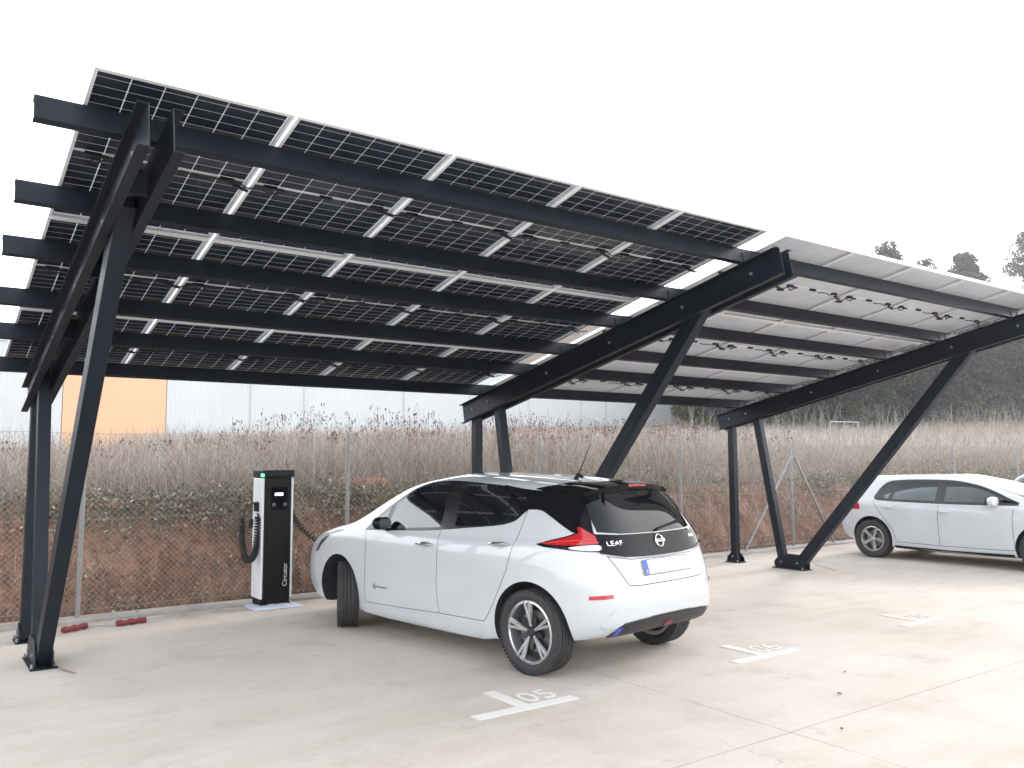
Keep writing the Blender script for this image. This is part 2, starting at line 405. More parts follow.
def panel_proto(bifacial, variant):
    """panel in its own frame: x across, y down the slope, z up; top face at z=0"""
    m=MB(); m.box((-PWI/2+.004,-PLI/2+.004,-.0075),(PWI/2-.004,PLI/2-.004,-.0015))
    p=m.build('solar_panel',MAT_BI if bifacial else MAT_WH); 
    m=MB(); w_,h_,t=.018,.035,.0025
    for sx in (-1,1):
        x0=sx*PWI/2; m.box((min(x0,x0-sx*t),-PLI/2,-h_),(max(x0,x0-sx*t),PLI/2,0)); m.box((min(x0-sx*t,x0-sx*w_),-PLI/2+.0026,-h_),(max(x0-sx*t,x0-sx*w_),PLI/2-.0026,-h_+t))
        m.box((min(x0-sx*t,x0-sx*.011),-PLI/2+.0026,-.001),(max(x0-sx*t,x0-sx*.011),PLI/2-.0026,.0005))
    for sy in (-1,1):
        y0=sy*PLI/2; m.box((-PWI/2+t,min(y0,y0-sy*t),-h_),(PWI/2-t,max(y0,y0-sy*t),0)); m.box((-PWI/2+w_,min(y0-sy*t,y0-sy*.024),-h_+.0003),(PWI/2-w_,max(y0-sy*t,y0-sy*.024),-h_+t))
        m.box((-PWI/2+.012,min(y0-sy*t,y0-sy*.011),-.001),(PWI/2-.012,max(y0-sy*t,y0-sy*.011),.0006))
    m.build('panel_frame',alu,p)
    if bifacial:
        m=MB(); m.box((-.488,-.010,-.0095),(.488,.010,-.0078)); m.build('centre_ribbon',ribbon,p)
    for x in (-.38,0,.38):
        m=MB(); m.box((x-.045,-.014,-.026),(x+.045,.014,-.0098 if bifacial else -.0078)); m.build('junction_box',black_pl,p,bevel=.004)
    rr=random.Random(variant)
    m=MB()
    def cable(x0,x1,sag,dy,loop):
        pts=[]
        for i in range(25):
            t=i/24; pts.append(Vector((x0+(x1-x0)*t,dy*math.sin(math.pi*t)+.012*math.sin(9*t+variant),-.03-sag*math.sin(math.pi*t))))
        m.tube(pts,.0055,6)
        if loop:
            c=Vector(((x0+x1)/2,dy,-.05-sag)); q=[c+Vector((.045*math.cos(a),.035*math.sin(a)+.002*a,.010*math.sin(a)+.012)) for a in [k*.35 for k in range(22)]]
            m.tube(q,.0055,6)
    cable(.42,.62,.01+.02*rr.random(),.05*rr.uniform(-1,1),rr.random()<.55)
    cable(-.42,-.30,.02,.03,False); cable(.10,.36,.012,.02*rr.uniform(-1,1),False)
    m.bar((.40,.015,-.035),(.52,.02+.03*rr.random(),-.05),.018,.014,side=(0,1,0)); m.bar((-.42,-.01,-.03),(-.30,-.02,-.04),.018,.014,side=(0,1,0))
    build_pieces(m,'connector_cable',cable_m,p,smooth=True)
    if not bifacial:
        m=MB(); m.box((-.12,.56,-.0084),(.02,.60,-.0078)); m.build('type_label',mat('label_grey',(.12,.12,.12),.5) if 'label_grey' not in bpy.data.materials else bpy.data.materials['label_grey'],p)
    return p
ribbon=mat('ribbon',(.62,.63,.64),.4,metal=.3)
MAT_BI=cell_material(True); MAT_WH=cell_material(False)
protos={b:[panel_proto(b,v+(10 if b else 0)) for v in range(3)] for b in (True,False)}
used=set()
rot=Matrix((( 1,0,0),(0,es.y,en.y),(0,es.z,en.z))).to_4x4()
for bif,x0 in ((True,RX0),(False,RX0+5*PW+GAP)):
    for r in range(3):
        for c in range(5):
            k=(c*2+r)%3; src=protos[bif][k]
            o=src if (bif,k) not in used else copy_tree(src); used.add((bif,k))
            M4=Matrix.Translation(RP(x0+(c+.5)*PW,(r+.5)*PL,0))@rot
            o.parent=carport; o.matrix_parent_inverse=Matrix.Translation(-Vector(carport.location)); o.matrix_basis=M4
            if not bif: o['label']='solar panel with white backsheet'
# ------------------------------------------------------------------ ground slab
def concrete():
    m=bpy.data.materials.new('concrete_slab'); m.use_nodes=True; N=NT(m); b=N.b
    tc=N.n('ShaderNodeTexCoord'); v=tc.outputs['Object']; sp=N.n('ShaderNodeSeparateXYZ'); N.l(v,sp.inputs[0]); x,y,z=sp.outputs
    big=N.noise(v,.35,5,.6); med=N.noise(v,1.7,7,.65); fine=N.noise(v,26,6,.7)
    # trowel streaks run along the slab
    mp=N.n('ShaderNodeMapping'); mp.inputs['Scale'].default_value=(.55,2.6,1); mp.inputs['Rotation'].default_value=(0,0,.25); N.l(v,mp.inputs[0])
    st=N.noise(mp.outputs[0],1.5,6,.6)
    c=N.ramp(big,[(.32,(.45,.395,.345)),(.5,(.525,.467,.412)),(.7,(.57,.517,.467))])
    c=N.mix(N.mr(st,.42,.70,0,.55),c,(.56,.525,.49))
    c=N.mix(N.mr(med,.52,.72,0,.45),c,(.335,.290,.250))
    c=N.mix(N.mr(fine,.45,.75,0,.22),c,(.27,.245,.225))
    blot=N.noise(v,.9,3,.5); c=N.mix(N.mr(blot,.60,.70,0,.28),c,(.57,.55,.53))
    sm=N.noise(v,4.5,4,.5); c=N.mix(N.mr(sm,.68,.76,0,.40),c,(.235,.21,.185))
    vs=N.n('ShaderNodeTexVoronoi'); vs.inputs['Scale'].default_value=34; N.l(v,vs.inputs['Vector']); c=N.mix(N.math('MULTIPLY',N.math('LESS_THAN',vs.outputs['Distance'],.10),N.mr(N.noise(v,1.3,3),.5,.62,0,.5)),c,(.13,.115,.10))
    ve=N.n('ShaderNodeTexVoronoi'); ve.feature='DISTANCE_TO_EDGE'; ve.inputs['Scale'].default_value=.23
    wv=N.n('ShaderNodeVectorMath',operation='ADD'); nv_=N.n('ShaderNodeTexNoise'); nv_.inputs['Scale'].default_value=1.4; nv_.inputs['Detail'].default_value=7; N.l(v,nv_.inputs['Vector']); N.l(v,wv.inputs[0]); N.l(nv_.outputs['Color'],wv.inputs[1]); N.l(wv.outputs[0],ve.inputs['Vector'])
    crk=N.math('MULTIPLY',N.math('LESS_THAN',ve.outputs['Distance'],.0011),N.mr(N.noise(v,.6,2),.5,.6,0,.30)); c=N.mix(crk,c,(.14,.12,.10))
    dirt=N.math('MULTIPLY',N.mr(y,9.0,9.75,0,1),N.mr(N.noise(v,3.5,6,.7),.42,.65,0,.65)); c=N.mix(dirt,c,(.20,.155,.115))
    # saw-cut joints
    wob=N.math('MULTIPLY',N.math('SUBTRACT',N.noise(v,5,2),.5),.012)
    def cut(coord,pos):
        return N.math('LESS_THAN',N.math('ABSOLUTE',N.math('ADD',N.math('SUBTRACT',coord,pos),wob)),.0045)
    j=cut(y,3.289)
    for yy in (-1.7,-6.7): j=N.math('MAXIMUM',j,cut(y,yy))
    for xx in (4.402,-.6,-5.6): j=N.math('MAXIMUM',j,N.math('MULTIPLY',cut(x,xx),N.math('LESS_THAN',y,5.2)))
    jm=N.math('MULTIPLY',j,N.mr(N.noise(v,2.2,3),.3,.6,.2,.6))
    c=N.mix(jm,c,(.10,.09,.08))
    N.l(c,b.inputs['Base Color'])
    N.l(N.mr(med,.3,.7,.8,.95),b.inputs['Roughness']); b.inputs['Specular IOR Level'].default_value=.15
    bp=N.n('ShaderNodeBump'); bp.inputs['Strength'].default_value=.18; bp.inputs['Distance'].default_value=.01
    h=N.math('ADD',N.math('MULTIPLY',fine,.5),med); h=N.math('SUBTRACT',h,N.math('MULTIPLY',j,.6)); N.l(h,bp.inputs['Height']); N.l(bp.outputs[0],b.inputs['Normal'])
    return m
MB().box((-45,-45,-.25),(60,9.74,0)).build('pavement',concrete())
tag(bpy.data.objects['pavement'],kind='structure')
kerb_m=mat('kerb_concrete',(.36,.34,.32),.85,var=.22,vscale=2.5,bump=.3,bscale=30)
MB().box((-45,9.745,-.25),(60,10.05,.035)).build('kerb',kerb_m,bevel=.012); tag(bpy.data.objects['kerb'],kind='structure')

# ------------------------------------------------------------------ earth bank, field, hill
def field_z(X,Y):
    z=1.22+(Y-11.2)*(.03+.0012*np.clip(X-10,0,90))
    z=z+ (fbm(X*.35,Y*.35,3,5)-.45)*.25*smooth01((Y-11)/4)
    hill=np.clip(Y-41-.02*np.clip(60-X,0,60)**1.5,0,None)
    k=smooth01((X-58)/45)
    return z+k*np.minimum(hill*.50,9.5+hill*.05)*1.0
def bank_profile(X,t):
    """t 0..1 from the foot of the bank to its lip"""
    n1=fbm(X*.8,t*1.2+3,4,3)-.47; n2=fbm(X*3.2,t*3.5,4,9)-.47
    gul=np.abs(vnoise(X*2.4+.9*vnoise(X*.5,t*2,4),t*.6+9,31)-.5)+.6*np.abs(vnoise(X*5.5+.5*vnoise(X*2,t*3,5),t*.9+2,37)-.5)
    lip=10.95+.35*(fbm(X*.45,X*0+.5,3,21)-.5)
    Y=10.10+(lip-10.10)*(t**1.25)+ (n1*.40+n2*.20+.12-gul*.34)*np.sin(math.pi*np.clip(t,0,1))**.7
    Z=.0+t*(field_z(X,np.full_like(X,11.2))-.02)*1.0+ .05*n2*np.sin(math.pi*t)
    return Y,Z
def grid_faces(nu,nv):
    i=np.arange(nu-1)[:,None]*nv+np.arange(nv-1)[None,:]
    return np.stack([i,i+nv,i+nv+1,i+1],-1).reshape(-1,4)
def earth():
    m=bpy.data.materials.new('red_earth'); m.use_nodes=True; N=NT(m); b=N.b
    tc=N.n('ShaderNodeTexCoord'); v=tc.outputs['Object']; sp=N.n('ShaderNodeSeparateXYZ'); N.l(v,sp.inputs[0]); x,y,z=sp.outputs
    n=N.noise(v,1.6,8,.65); n2=N.noise(v,9,6,.7)
    c=N.ramp(n,[(.30,(.175,.090,.056)),(.48,(.285,.152,.096)),(.62,(.335,.205,.140)),(.75,(.265,.20,.152))])
    ms=N.n('ShaderNodeMapping'); ms.inputs['Scale'].default_value=(4.5,1.5,.8); N.l(v,ms.inputs[0]); stk=N.noise(ms.outputs[0],1.6,6,.65); c=N.mix(N.mr(stk,.47,.66,0,.70),c,(.085,.055,.042))
    redder=N.mr(x,11,15,0,.55); c=N.mix(redder,c,(.33,.175,.125))
    c=N.mix(N.mr(n2,.46,.66,0,.75),c,(.075,.048,.035)); n3=N.noise(v,24,4,.7); c=N.mix(N.mr(n3,.55,.75,0,.5),c,(.36,.27,.20))
    vo=N.n('ShaderNodeTexVoronoi'); vo.inputs['Scale'].default_value=17; N.l(v,vo.inputs['Vector'])
    stone=N.math('MULTIPLY',N.math('LESS_THAN',vo.outputs['Distance'],.25),N.mr(N.noise(v,3.1,3),.52,.56)); c=N.mix(stone,c,(.33,.28,.235))
    top=N.mr(z,.95,1.3,0,.75); c=N.mix(top,c,(.12,.10,.072))
    N.l(c,b.inputs['Base Color']); b.inputs['Roughness'].default_value=.95; b.inputs['Specular IOR Level'].default_value=.15
    bp=N.n('ShaderNodeBump'); bp.inputs['Strength'].default_value=1.; bp.inputs['Distance'].default_value=.11
    h=N.math('ADD',n,N.math('MULTIPLY',n2,.45)); N.l(h,bp.inputs['Height']); N.l(bp.outputs[0],b.inputs['Normal']); return m
earth_m=earth()
xs=np.concatenate([np.arange(-30,-2,.4),np.arange(-2,28,.07),np.arange(28,60.2,.4)]); ts=np.linspace(0,1,26)
X,T=np.meshgrid(xs,ts,indexing='ij'); Yb,Zb=bank_profile(X,T)
# first and last rows: run under the kerb and into the field
Yb[:,0]=10.055; Zb[:,0]=-.05
np_mesh('earth_bank',np.stack([X,Yb,Zb],-1).reshape(-1,3),grid_faces(len(xs),len(ts)),earth_m,smooth=True)
tag(bpy.data.objects['earth_bank'],kind='structure')
def field_mat():
    m=bpy.data.materials.new('dry_field'); m.use_nodes=True; N=NT(m); b=N.b
    tc=N.n('ShaderNodeTexCoord'); v=tc.outputs['Object']
    n=N.noise(v,.5,6,.6); n2=N.noise(v,5,5,.6)
    c=N.ramp(n,[(.3,(.14,.112,.088)),(.55,(.19,.157,.125)),(.75,(.12,.112,.07))]); c=N.mix(N.mr(n2,.45,.7,0,.5),c,(.12,.10,.075))
    N.l(c,b.inputs['Base Color']); b.inputs['Roughness'].default_value=1; b.inputs['Specular IOR Level'].default_value=.1; return m
ys=np.concatenate([[0],np.linspace(0,1,70)**1.6*228+.02])
xf=np.concatenate([np.arange(-60,60,1.0),np.arange(60,420,3.)])
X,YY=np.meshgrid(xf,ys,indexing='ij'); lipY=10.95+.35*(fbm(X*.45,X*0+.5,3,21)-.5); Yf=lipY+YY
Zf=field_z(X,Yf); 
k=np.clip(YY/.3,0,1); Zf=Zf*k+(1-k)*(field_z(X,np.full_like(X,11.2))-.02)
np_mesh('field',np.stack([X,Yf,Zf],-1).reshape(-1,3),grid_faces(len(xf),len(ys)),field_mat(),smooth=True)
tag(bpy.data.objects['field'],kind='structure')
# wide ground sheet out to the horizon
MB().box((-900,-900,-1.2),(900,900,-.6)).build('ground',mat('far_soil',(.25,.22,.18),.95,var=.2,vscale=.05)); tag(bpy.data.objects['ground'],kind='structure')

# ------------------------------------------------------------------ warehouse
WY=55.
wall_w=mat('metal_cladding_white',(.54,.56,.565),.55,var=.03,vscale=.4); wall_o=mat('metal_cladding_orange',(.74,.43,.25),.55,var=.02,vscale=.4)
wh=empty('warehouse',(20,WY+15,1.5)); tag(wh,'long pale grey metal warehouse with an orange cladding strip behind the dry weeds','warehouse')
def wpart(mb,name,m,bevel=0):
    o=mb.build(name,m,wh,bevel=bevel); o.matrix_parent_inverse=Matrix.Translation((-20,-WY-15,-1.5)); return o
WTOP=8.6
def cladding(mb,x0,x1,y,z0,z1):
    """profiled sheet: shallow trapezoid ribs"""
    x=x0; pts=[]
    while x<x1-1e-6:
        e=min(x+.30,x1); pts+=[(x,0),(min(x+.20,e),0),(min(x+.225,e),-.014),(min(x+.275,e),-.014)]; x+=.30
    pts.append((x1,0))
    q=[]
    for p in pts:
        if not q or p[0]-q[-1][0]>1e-5: q.append(p)
    mb.prism(q+[(x1,.3),(x0,.3)],(0,y,0),(1,0,0),(0,1,0),(0,0,1),z0,z1)
for x0,x1,mm in ((-25,6.82,wall_w),(6.86,12.60,wall_o),(12.64,57.6,wall_w)):
    mb=MB(); cladding(mb,x0,x1,WY,-2,WTOP); wpart(mb,'cladding',mm)
mb=MB(); mb.box((-25,WY+.31,-2),(57.6,WY+38,WTOP-.1)); wpart(mb,'wall',wall_w)
mb=MB(); mb.box((-25.1,WY-.08,WTOP+.003),(57.7,WY+38.1,WTOP+.16)); wpart(mb,'roof',wall_w)
mb=MB(); 
for x in (-4.6,1.2,17.9,21.6,29.3,35.1,40.8,46.4,49.3,52.2): mb.box((x-.045,WY-.055,-2),(x+.045,WY-.028,WTOP-.02))
wpart(mb,'joint_strip',mat('joint_grey',(.46,.48,.49),.6))
mb=MB(); mb.box((57.3,WY-.075,-2),(57.68,WY-.03,WTOP-.01)); wpart(mb,'corner_trim',mat('trim_grey',(.42,.45,.48),.5))
# ------------------------------------------------------------------ chain link fence
FY=9.90; FH=2.0; K0=.035
fence=empty('chain_link_fence',(13.54,FY,K0)); tag(fence,'galvanised chain link fence with round posts along the foot of the earth bank','fence')
FI=Matrix.Translation((-13.54,-FY,-K0))
def fpart(mb,name,m,**k):
    o=mb.build(name,m,fence,**k); o.matrix_parent_inverse=FI; return o
XA,XB=-7.6,29.2; P=.062; wr=.0016
zb,zt=K0+.04,K0+1.93
V=[];Fq=[]
def strand(x0,z0,x1,z1,y):
    if z1<z0: x0,z0,x1,z1=x1,z1,x0,z0
    dx=x1-x0; dz=z1-z0; L=math.hypot(dx,dz); nx,nz=-dz/L*wr,dx/L*wr
    b=len(V)
    for (x,z) in ((x0,z0),(x1,z1)): V.extend([(x+nx,y,z+nz),(x-nx,y-wr*.2,z-nz),(x,y+wr*1.4,z)])
    Fq.extend([(b,b+1,b+4,b+3),(b+1,b+2,b+5,b+4),(b+2,b,b+3,b+5)])
H=zt-zb; n=int((XB-XA+H)/P)
for i in range(n):
    for sg in (1,-1):
        xs0=XA-H+i*P if sg>0 else XA+i*P
        # from bottom (xs0) up to top (xs0+sg*H), clipped to [XA,XB], broken into a few slightly wavy pieces
        a0,a1=0.,1.
        xe=xs0+sg*H
        if sg>0: a0=max(0,(XA-xs0)/H); a1=min(1,(XB-xs0)/H)
        else: a0=max(0,(xs0-XB)/H); a1=min(1,(xs0-XA)/H)
        if a1-a0<.02: continue
        pts=[]
        for q in range(5):
            t=a0+(a1-a0)*q/4; x=xs0+sg*H*t; z=zb+H*t
            y=FY-.032+.012*math.sin(x*2.1+z)+.008*math.sin(x*.7)+.0012*sg
            pts.append((x,z,y))
        for (xa,za,ya),(xb_,zb_,yb_) in zip(pts[:-1],pts[1:]):
            dx=xb_-xa; dz=zb_-za; L=math.hypot(dx,dz); nx,nz=-dz/L*wr,dx/L*wr; b=len(V)
            V.extend([(xa+nx,ya,za+nz),(xa-nx,ya,za-nz),(xa,ya+wr*1.4,za),(xb_+nx,yb_,zb_+nz),(xb_-nx,yb_,zb_-nz),(xb_,yb_+wr*1.4,zb_)])
            Fq.extend([(b,b+1,b+4,b+3),(b+1,b+2,b+5,b+4),(b+2,b,b+3,b+5)])
o=np_mesh('chain_link_mesh',V,Fq,wire_m,fence); o.matrix_parent_inverse=FI
for z in (K0+1.93,K0+1.02,K0+.09):
    mb=MB(); pts=[(XA+(XB-XA)*i/90,FY-.036,z+.008*math.sin(i*1.3)-.006*abs(math.sin(i*.52))) for i in range(91)]
    mb.tube(pts,.0026,5); fpart(mb,'tension_wire',wire_m)
for i,x in enumerate([-7.6,-4.57,-1.54,1.46,4.48,7.55,10.52,13.54,16.42,19.62,22.8,25.9,29.2]):
    mb=MB(); dx=.01*math.sin(i*2.3); mb.tube([(x,FY,.0),(x+dx,FY,FH)],.024,14); mb.tube([(x+dx,FY,FH),(x+dx,FY,FH+.025)],[.030,.022],14)
    fpart(mb,'post',galv,smooth=True)
# corner post with its two raking braces
for dx in (-1.47,1.19):
    mb=MB(); mb.tube([(13.54+dx,FY-.06,.03),(13.54+.04*(1 if dx>0 else -1),FY-.045,1.72)],.020,12); fpart(mb,'brace',galv,smooth=True)
mb=MB(); mb.tube([(13.54,FY,1.66),(13.54,FY,1.74)],.034,14); fpart(mb,'clamp',galv)

# ------------------------------------------------------------------ charging pillar
CX,CY=3.425,9.62
ch=empty('charging_pillar',(CX,CY,0)); tag(ch,'black and white electric car charging pillar with coiled cables by the fence','charger')
def cpart(mb,name,m,parent=None,**k):
    return mb.build(name,m,parent or ch,**k)
HW,DP=.185,.165
mb=MB(); mb.box((-HW+.03,-DP,.05),(HW-.03,DP-.02,1.47)); body=cpart(mb,'front_panel',mat('charger_black',(.006,.006,.007),.5,spec=.2),bevel=.008)
wsh=mat('charger_white',(.74,.75,.77),.35)
for sg in (-1,1):
    mb=MB(); mb.box((min(sg*HW,sg*(HW-.028)),-DP+.012,.10),(max(sg*HW,sg*(HW-.028)),DP,1.462)); cpart(mb,'side_panel',wsh,bevel=.008)
mb=MB(); mb.box((-HW-.004,-DP-.012,1.473),(HW+.004,DP+.008,1.555)); cpart(mb,'top_cap',black_pl,bevel=.014)
mb=MB(); mb.box((-HW-.008,-DP+.05,1.478),(-HW+.012,-DP-.016,1.512)); cpart(mb,'status_light',green_led,bevel=.004)
mb=MB(); mb.box((-HW+.01,-DP+.02,.0),(HW-.01,DP-.03,.048)); mb.box((-HW-.0,-DP+.0,.052),(-HW+.06,DP-.05,.098)); cpart(mb,'base_foot',black_pl,bevel=.006)
mb=MB(); mb.box((-.085,-DP-.010,1.10),(.105,-DP-.002,1.36)); scr=cpart(mb,'display_window',black_gl,bevel=.004)
mb=MB(); mb.box((-.045,-DP-.015,1.262),(.050,-DP-.011,1.292)); cpart(mb,'screen',screen_m,scr)
for x in (-.055,.075):
    mb=MB(); mb.lathe([(.0,0),(.020,0),(.022,-.003),(.020,-.007),(.0,-.007)],24,M=Matrix.Translation((x,-DP-.0105,1.16))); cpart(mb,'reader_button',mat('button_grey',(.10,.11,.13),.35) if 'button_grey' not in bpy.data.materials else bpy.data.materials['button_grey'],scr)
me=text_polys('Circutor',.074,extrude=.001)
me.transform(Matrix.Translation((.095,-DP-.0025,.36))@Matrix.Rotation(R(90),4,'X')@Matrix.Rotation(R(90),4,'Z'))
link_mesh('lettering',me,mat('letter_white',(.75,.75,.76),.5),ch)
# sockets on both flanks
for sg in (-1,1):
    mb=MB(); x0=sg*HW; mb.box((min(x0,x0+sg*.03),-.06,1.08),(max(x0,x0+sg*.03),.05,1.19)); cpart(mb,'socket',black_pl,bevel=.008)
def coil(path, rad, turns, r):
    """helix of 'turns' round a smooth path"""
    path=[Vector(p) for p in path]
    def at(t):
        f=t*(len(path)-1); i=min(int(f),len(path)-2); u=f-i
        p0=path[max(i-1,0)];p1=path[i];p2=path[i+1];p3=path[min(i+2,len(path)-1)]
        return .5*((2*p1)+(p2-p0)*u+(2*p0-5*p1+4*p2-p3)*u*u+(3*p1-p0-3*p2+p3)*u**3)
    n=turns*12; out=[]
    for k in range(n+1):
        t=k/n; p=at(t); a=(at(min(1,t+.01))-at(max(0,t-.01))).normalized(); s=a.cross(Vector((0,1,0)))
        s=s.normalized() if s.length>.05 else Vector((1,0,0)); w_=a.cross(s); an=2*math.pi*turns*t
        out.append(p+s*(rad*math.cos(an))+w_*(rad*math.sin(an)))
    return out
m=MB(); xL=-HW
m.tube([(xL-.03,-.02,1.15),(xL-.08,-.06,1.19),(xL-.15,-.08,1.14),(xL-.19,-.09,1.03),(xL-.20,-.09,.93)],.010,8)
m.tube(coil([(xL-.20,-.09,.94),(xL-.195,-.09,.75),(xL-.16,-.09,.58),(xL-.10,-.09,.545),(xL-.05,-.09,.62),(xL-.025,-.09,.80),(xL-.02,-.09,1.02)],.032,46,.009),.0092,7)
m.tube([(xL-.02,-.09,1.02),(xL-.005,-.05,1.05),(xL,.0,1.05)],.010,8)
cpart(m,'coiled_cable',cable_m,smooth=True)
m=MB(); m.bar((xL-.20,-.09,1.02),(xL-.19,-.09,.92),.035,.035,side=(0,1,0)); m.bar((xL-.09,-.075,1.0),(xL-.10,-.08,.90),.05,.04,side=(0,1,0)); cpart(m,'cable_plug',black_pl,bevel=.006)
plug=Vector((4.36,9.02,.86))   # charge port in the nose of the parked car
pl=plug-Vector((CX,CY,0)); m=MB()
m.tube(coil([(HW+.02,-.02,1.10),(HW+.06,-.05,.98),(HW+.18,-.14,.82),(HW+.36,-.30,.70),pl+Vector((-.10,.12,-.03)),pl],.030,30,.009),.0092,7)
cpart(m,'coiled_cable',cable_m,smooth=True)

# crumpled sheet round the foot of the pillar
def blob(name,cx,cy,rx,ry,h,m_,seed,n=26):
    g=np.linspace(-1,1,n); A,B=np.meshgrid(g,g,indexing='ij')
    rr=np.sqrt(A**2+B**2); f=np.clip(1-np.maximum(np.abs(A),np.abs(B))**6,0,1)
    Z=.004+h*f*(.25+.75*fbm(A*4+seed,B*4,4,seed)); wob=1+.12*(fbm(A*2+3,B*2,2,seed)-.5)
    return np_mesh(name,np.stack([cx+A*rx*wob,cy+B*ry*wob,Z],-1).reshape(-1,3),grid_faces(n,n),m_,smooth=False)
o=blob('plastic_sheet',CX-.0,CY-.02,.29,.27,.05,mat('bluish_plastic',(.55,.60,.72),.4),3)
tag(o,'crumpled bluish white plastic sheet under the foot of the charging pillar','plastic sheet')

# red tubes lying on the slab
redm=mat('faded_red',(.20,.028,.030),.6,var=.25,vscale=9)
def red_tube(a,b,label):
    m=MB(); a=Vector(a); b=Vector(b); n=9; pts=[a.lerp(b,i/n)+Vector((0,0,.004*math.sin(i*2.))) for i in range(n+1)]
    m.tube(pts,[.028+.004*math.sin(i*1.7) for i in range(n+1)],12); o=m.build('red_tube',redm,smooth=True); tag(o,label,'tube',group='red tubes on the slab')
red_tube((1.245,9.26,.032),(1.47,9.40,.032),'short red tube lying askew nearest the left carport leg')
red_tube((1.735,9.33,.03),(2.02,9.385,.03),'longer red tube lying straight along the kerb line')
m=MB(); m.tube([(1.47,9.40,.02),(1.56,9.44,.012),(1.66,9.40,.012),(1.735,9.34,.02)],.006,6); o=m.build('grey_strap',mat('strap',(.35,.33,.31),.8)); tag(o,'thin grey strap lying between the two red tubes','strap')
m=MB(); m.tube([(1.02,7.72,.008),(1.05,7.60,.007),(1.10,7.46,.007)],.007,6); o=m.build('stick',mat('dry_wood',(.28,.20,.13),.9)); tag(o,'thin brown stick on the slab beside the left carport leg','stick')
m=MB(); m.tube([(8.90,8.30,.008),(9.16,8.11,.008)],.009,6); o=m.build('steel_rod',steel); tag(o,'short dark rod on the slab right of the parked hatchback','rod')
m=MB(); m.tube([(11.02,7.70,.10),(11.12,7.60,.045),(11.22,7.49,.012)],.006,6); o=m.build('wire_end',galv); tag(o,'bent wire sticking out beside the foot of the right carport leg','wire')
# red clay pipe on the bank lip
clay=mat('clay_pipe',(.42,.17,.11),.7,var=.2,vscale=6)
def pipe(a,b,r,label):
    m=MB(); a=Vector(a); b=Vector(b); n=24
    m.tube([a.lerp(b,i/n) for i in range(n+1)],[r*(1+.05*(i%2)) for i in range(n+1)],16); 
    o=m.build('clay_pipe',clay,smooth=True); tag(o,label,'pipe',group='red pipes on the bank')
pipe((4.95,11.4,1.33),(5.72,11.28,1.33),.075,'red ribbed pipe lying on the bank behind the fence post near the white car')
pipe((1.75,11.5,1.28),(2.12,11.42,1.28),.05,'short red pipe in the grass behind the left carport leg')

# ------------------------------------------------------------------ bay markings
paint=bpy.data.materials.new('road_paint'); paint.use_nodes=True; N=NT(paint); tc=N.n('ShaderNodeTexCoord')
def paint_mat(name,wear):
    m=bpy.data.materials.new(name); m.use_nodes=True; N=NT(m); tc=N.n('ShaderNodeTexCoord')
    n=N.noise(tc.outputs['Object'],9,8,.75); c=N.mix(N.mr(n,wear,wear+.18),(.66,.64,.61),(.50,.445,.395)); N.l(c,N.b.inputs['Base Color']); N.b.inputs['Roughness'].default_value=.7
    return m
def marking(x,y,num,label,wear,off=0):
    t=empty('bay_marking',(x,y,0)); tag(t,label,'bay marking',group='bay markings')
    pm=paint_mat('road_paint_'+num,wear)
    m=MB(); m.box((-.415,-.05,.001),(.415,.05,.005)); m.build('cross_bar',pm,t)
    m=MB(); m.box((-.05,.053,.001),(.05,.47,.005)); m.build('stem',pm,t)
    me=text_polys(num,.30,extrude=.002); me.transform(Matrix.Translation((.225,.185,.003))@Matrix.Diagonal((1.0,1.,1,1)))
    link_mesh('number',me,pm,t)
marking(3.415,4.64,'05','white painted bay mark with number 05 behind the white hatchback',.60)
marking(5.93,4.64,'06','worn white painted bay mark with number 06 right of the hatchback',.53)
marking(8.45,4.64,'07','faint white painted bay mark farthest right on the open slab',.40)
# pebbles and leaves on the slab
peb=mat('debris_brown',(.17,.13,.09),.9)
for i,(x,y,l) in enumerate([(5.37,3.585,'curled brown leaf on the slab in the right foreground'),(4.69,3.13,'dark clod lying near the joint crossing in the foreground'),(5.94,3.92,'small dark pebble beyond the curled leaf')]):
    bm=bmesh.new(); bmesh.ops.create_icosphere(bm,subdivisions=2,radius=.009)
    for v in bm.verts: v.co=Vector((v.co.x*(2.2 if i==0 else 1.),v.co.y*.7,v.co.z*.6))*(1+.35*math.sin(v.co.x*160+v.co.y*90+i)); v.co.z+=.011
    me=bpy.data.meshes.new('debris'); bm.to_mesh(me); bm.free(); o=link_mesh('dry_leaf' if i==0 else 'pebble',me,peb); o.location=(x,y,0); o.rotation_euler=(0,0,1.9+i); tag(o,l,'leaf' if i==0 else 'pebble')
# ------------------------------------------------------------------ dry weeds, green cover, wood
def veg_mat(name, col, tl=.25, var=.35):
    m=bpy.data.materials.new(name); m.use_nodes=True; N=NT(m); b=N.b
    ge=N.n('ShaderNodeNewGeometry'); 
    c=N.mix(N.mr(ge.outputs['Random Per Island'],0,1,0,1),tuple(v*(1-var) for v in col),tuple(min(1,v*(1+var)) for v in col))
    N.l(c,b.inputs['Base Color']); b.inputs['Roughness'].default_value=.85; b.inputs['Specular IOR Level'].default_value=.2
    if tl:
        t=N.n('ShaderNodeBsdfTranslucent'); N.l(c,t.inputs[0]); f=N.n('ShaderNodeMixShader'); f.inputs[0].default_value=tl
        N.l(b.outputs[0],f.inputs[1]); N.l(t.outputs[0],f.inputs[2]); N.l(f.outputs[0],N.out.inputs[0])
    return m
straw=[veg_mat('straw_pale',(.44,.39,.34)),veg_mat('straw_brown',(.255,.21,.178)),veg_mat('straw_grey',(.36,.33,.30)),veg_mat('seed_dark',(.06,.04,.033)),veg_mat('stem_red',(.20,.128,.10))]
def lip_y(X): return 10.95+.35*(fbm(X*.45,X*0+.5,3,21)-.5)
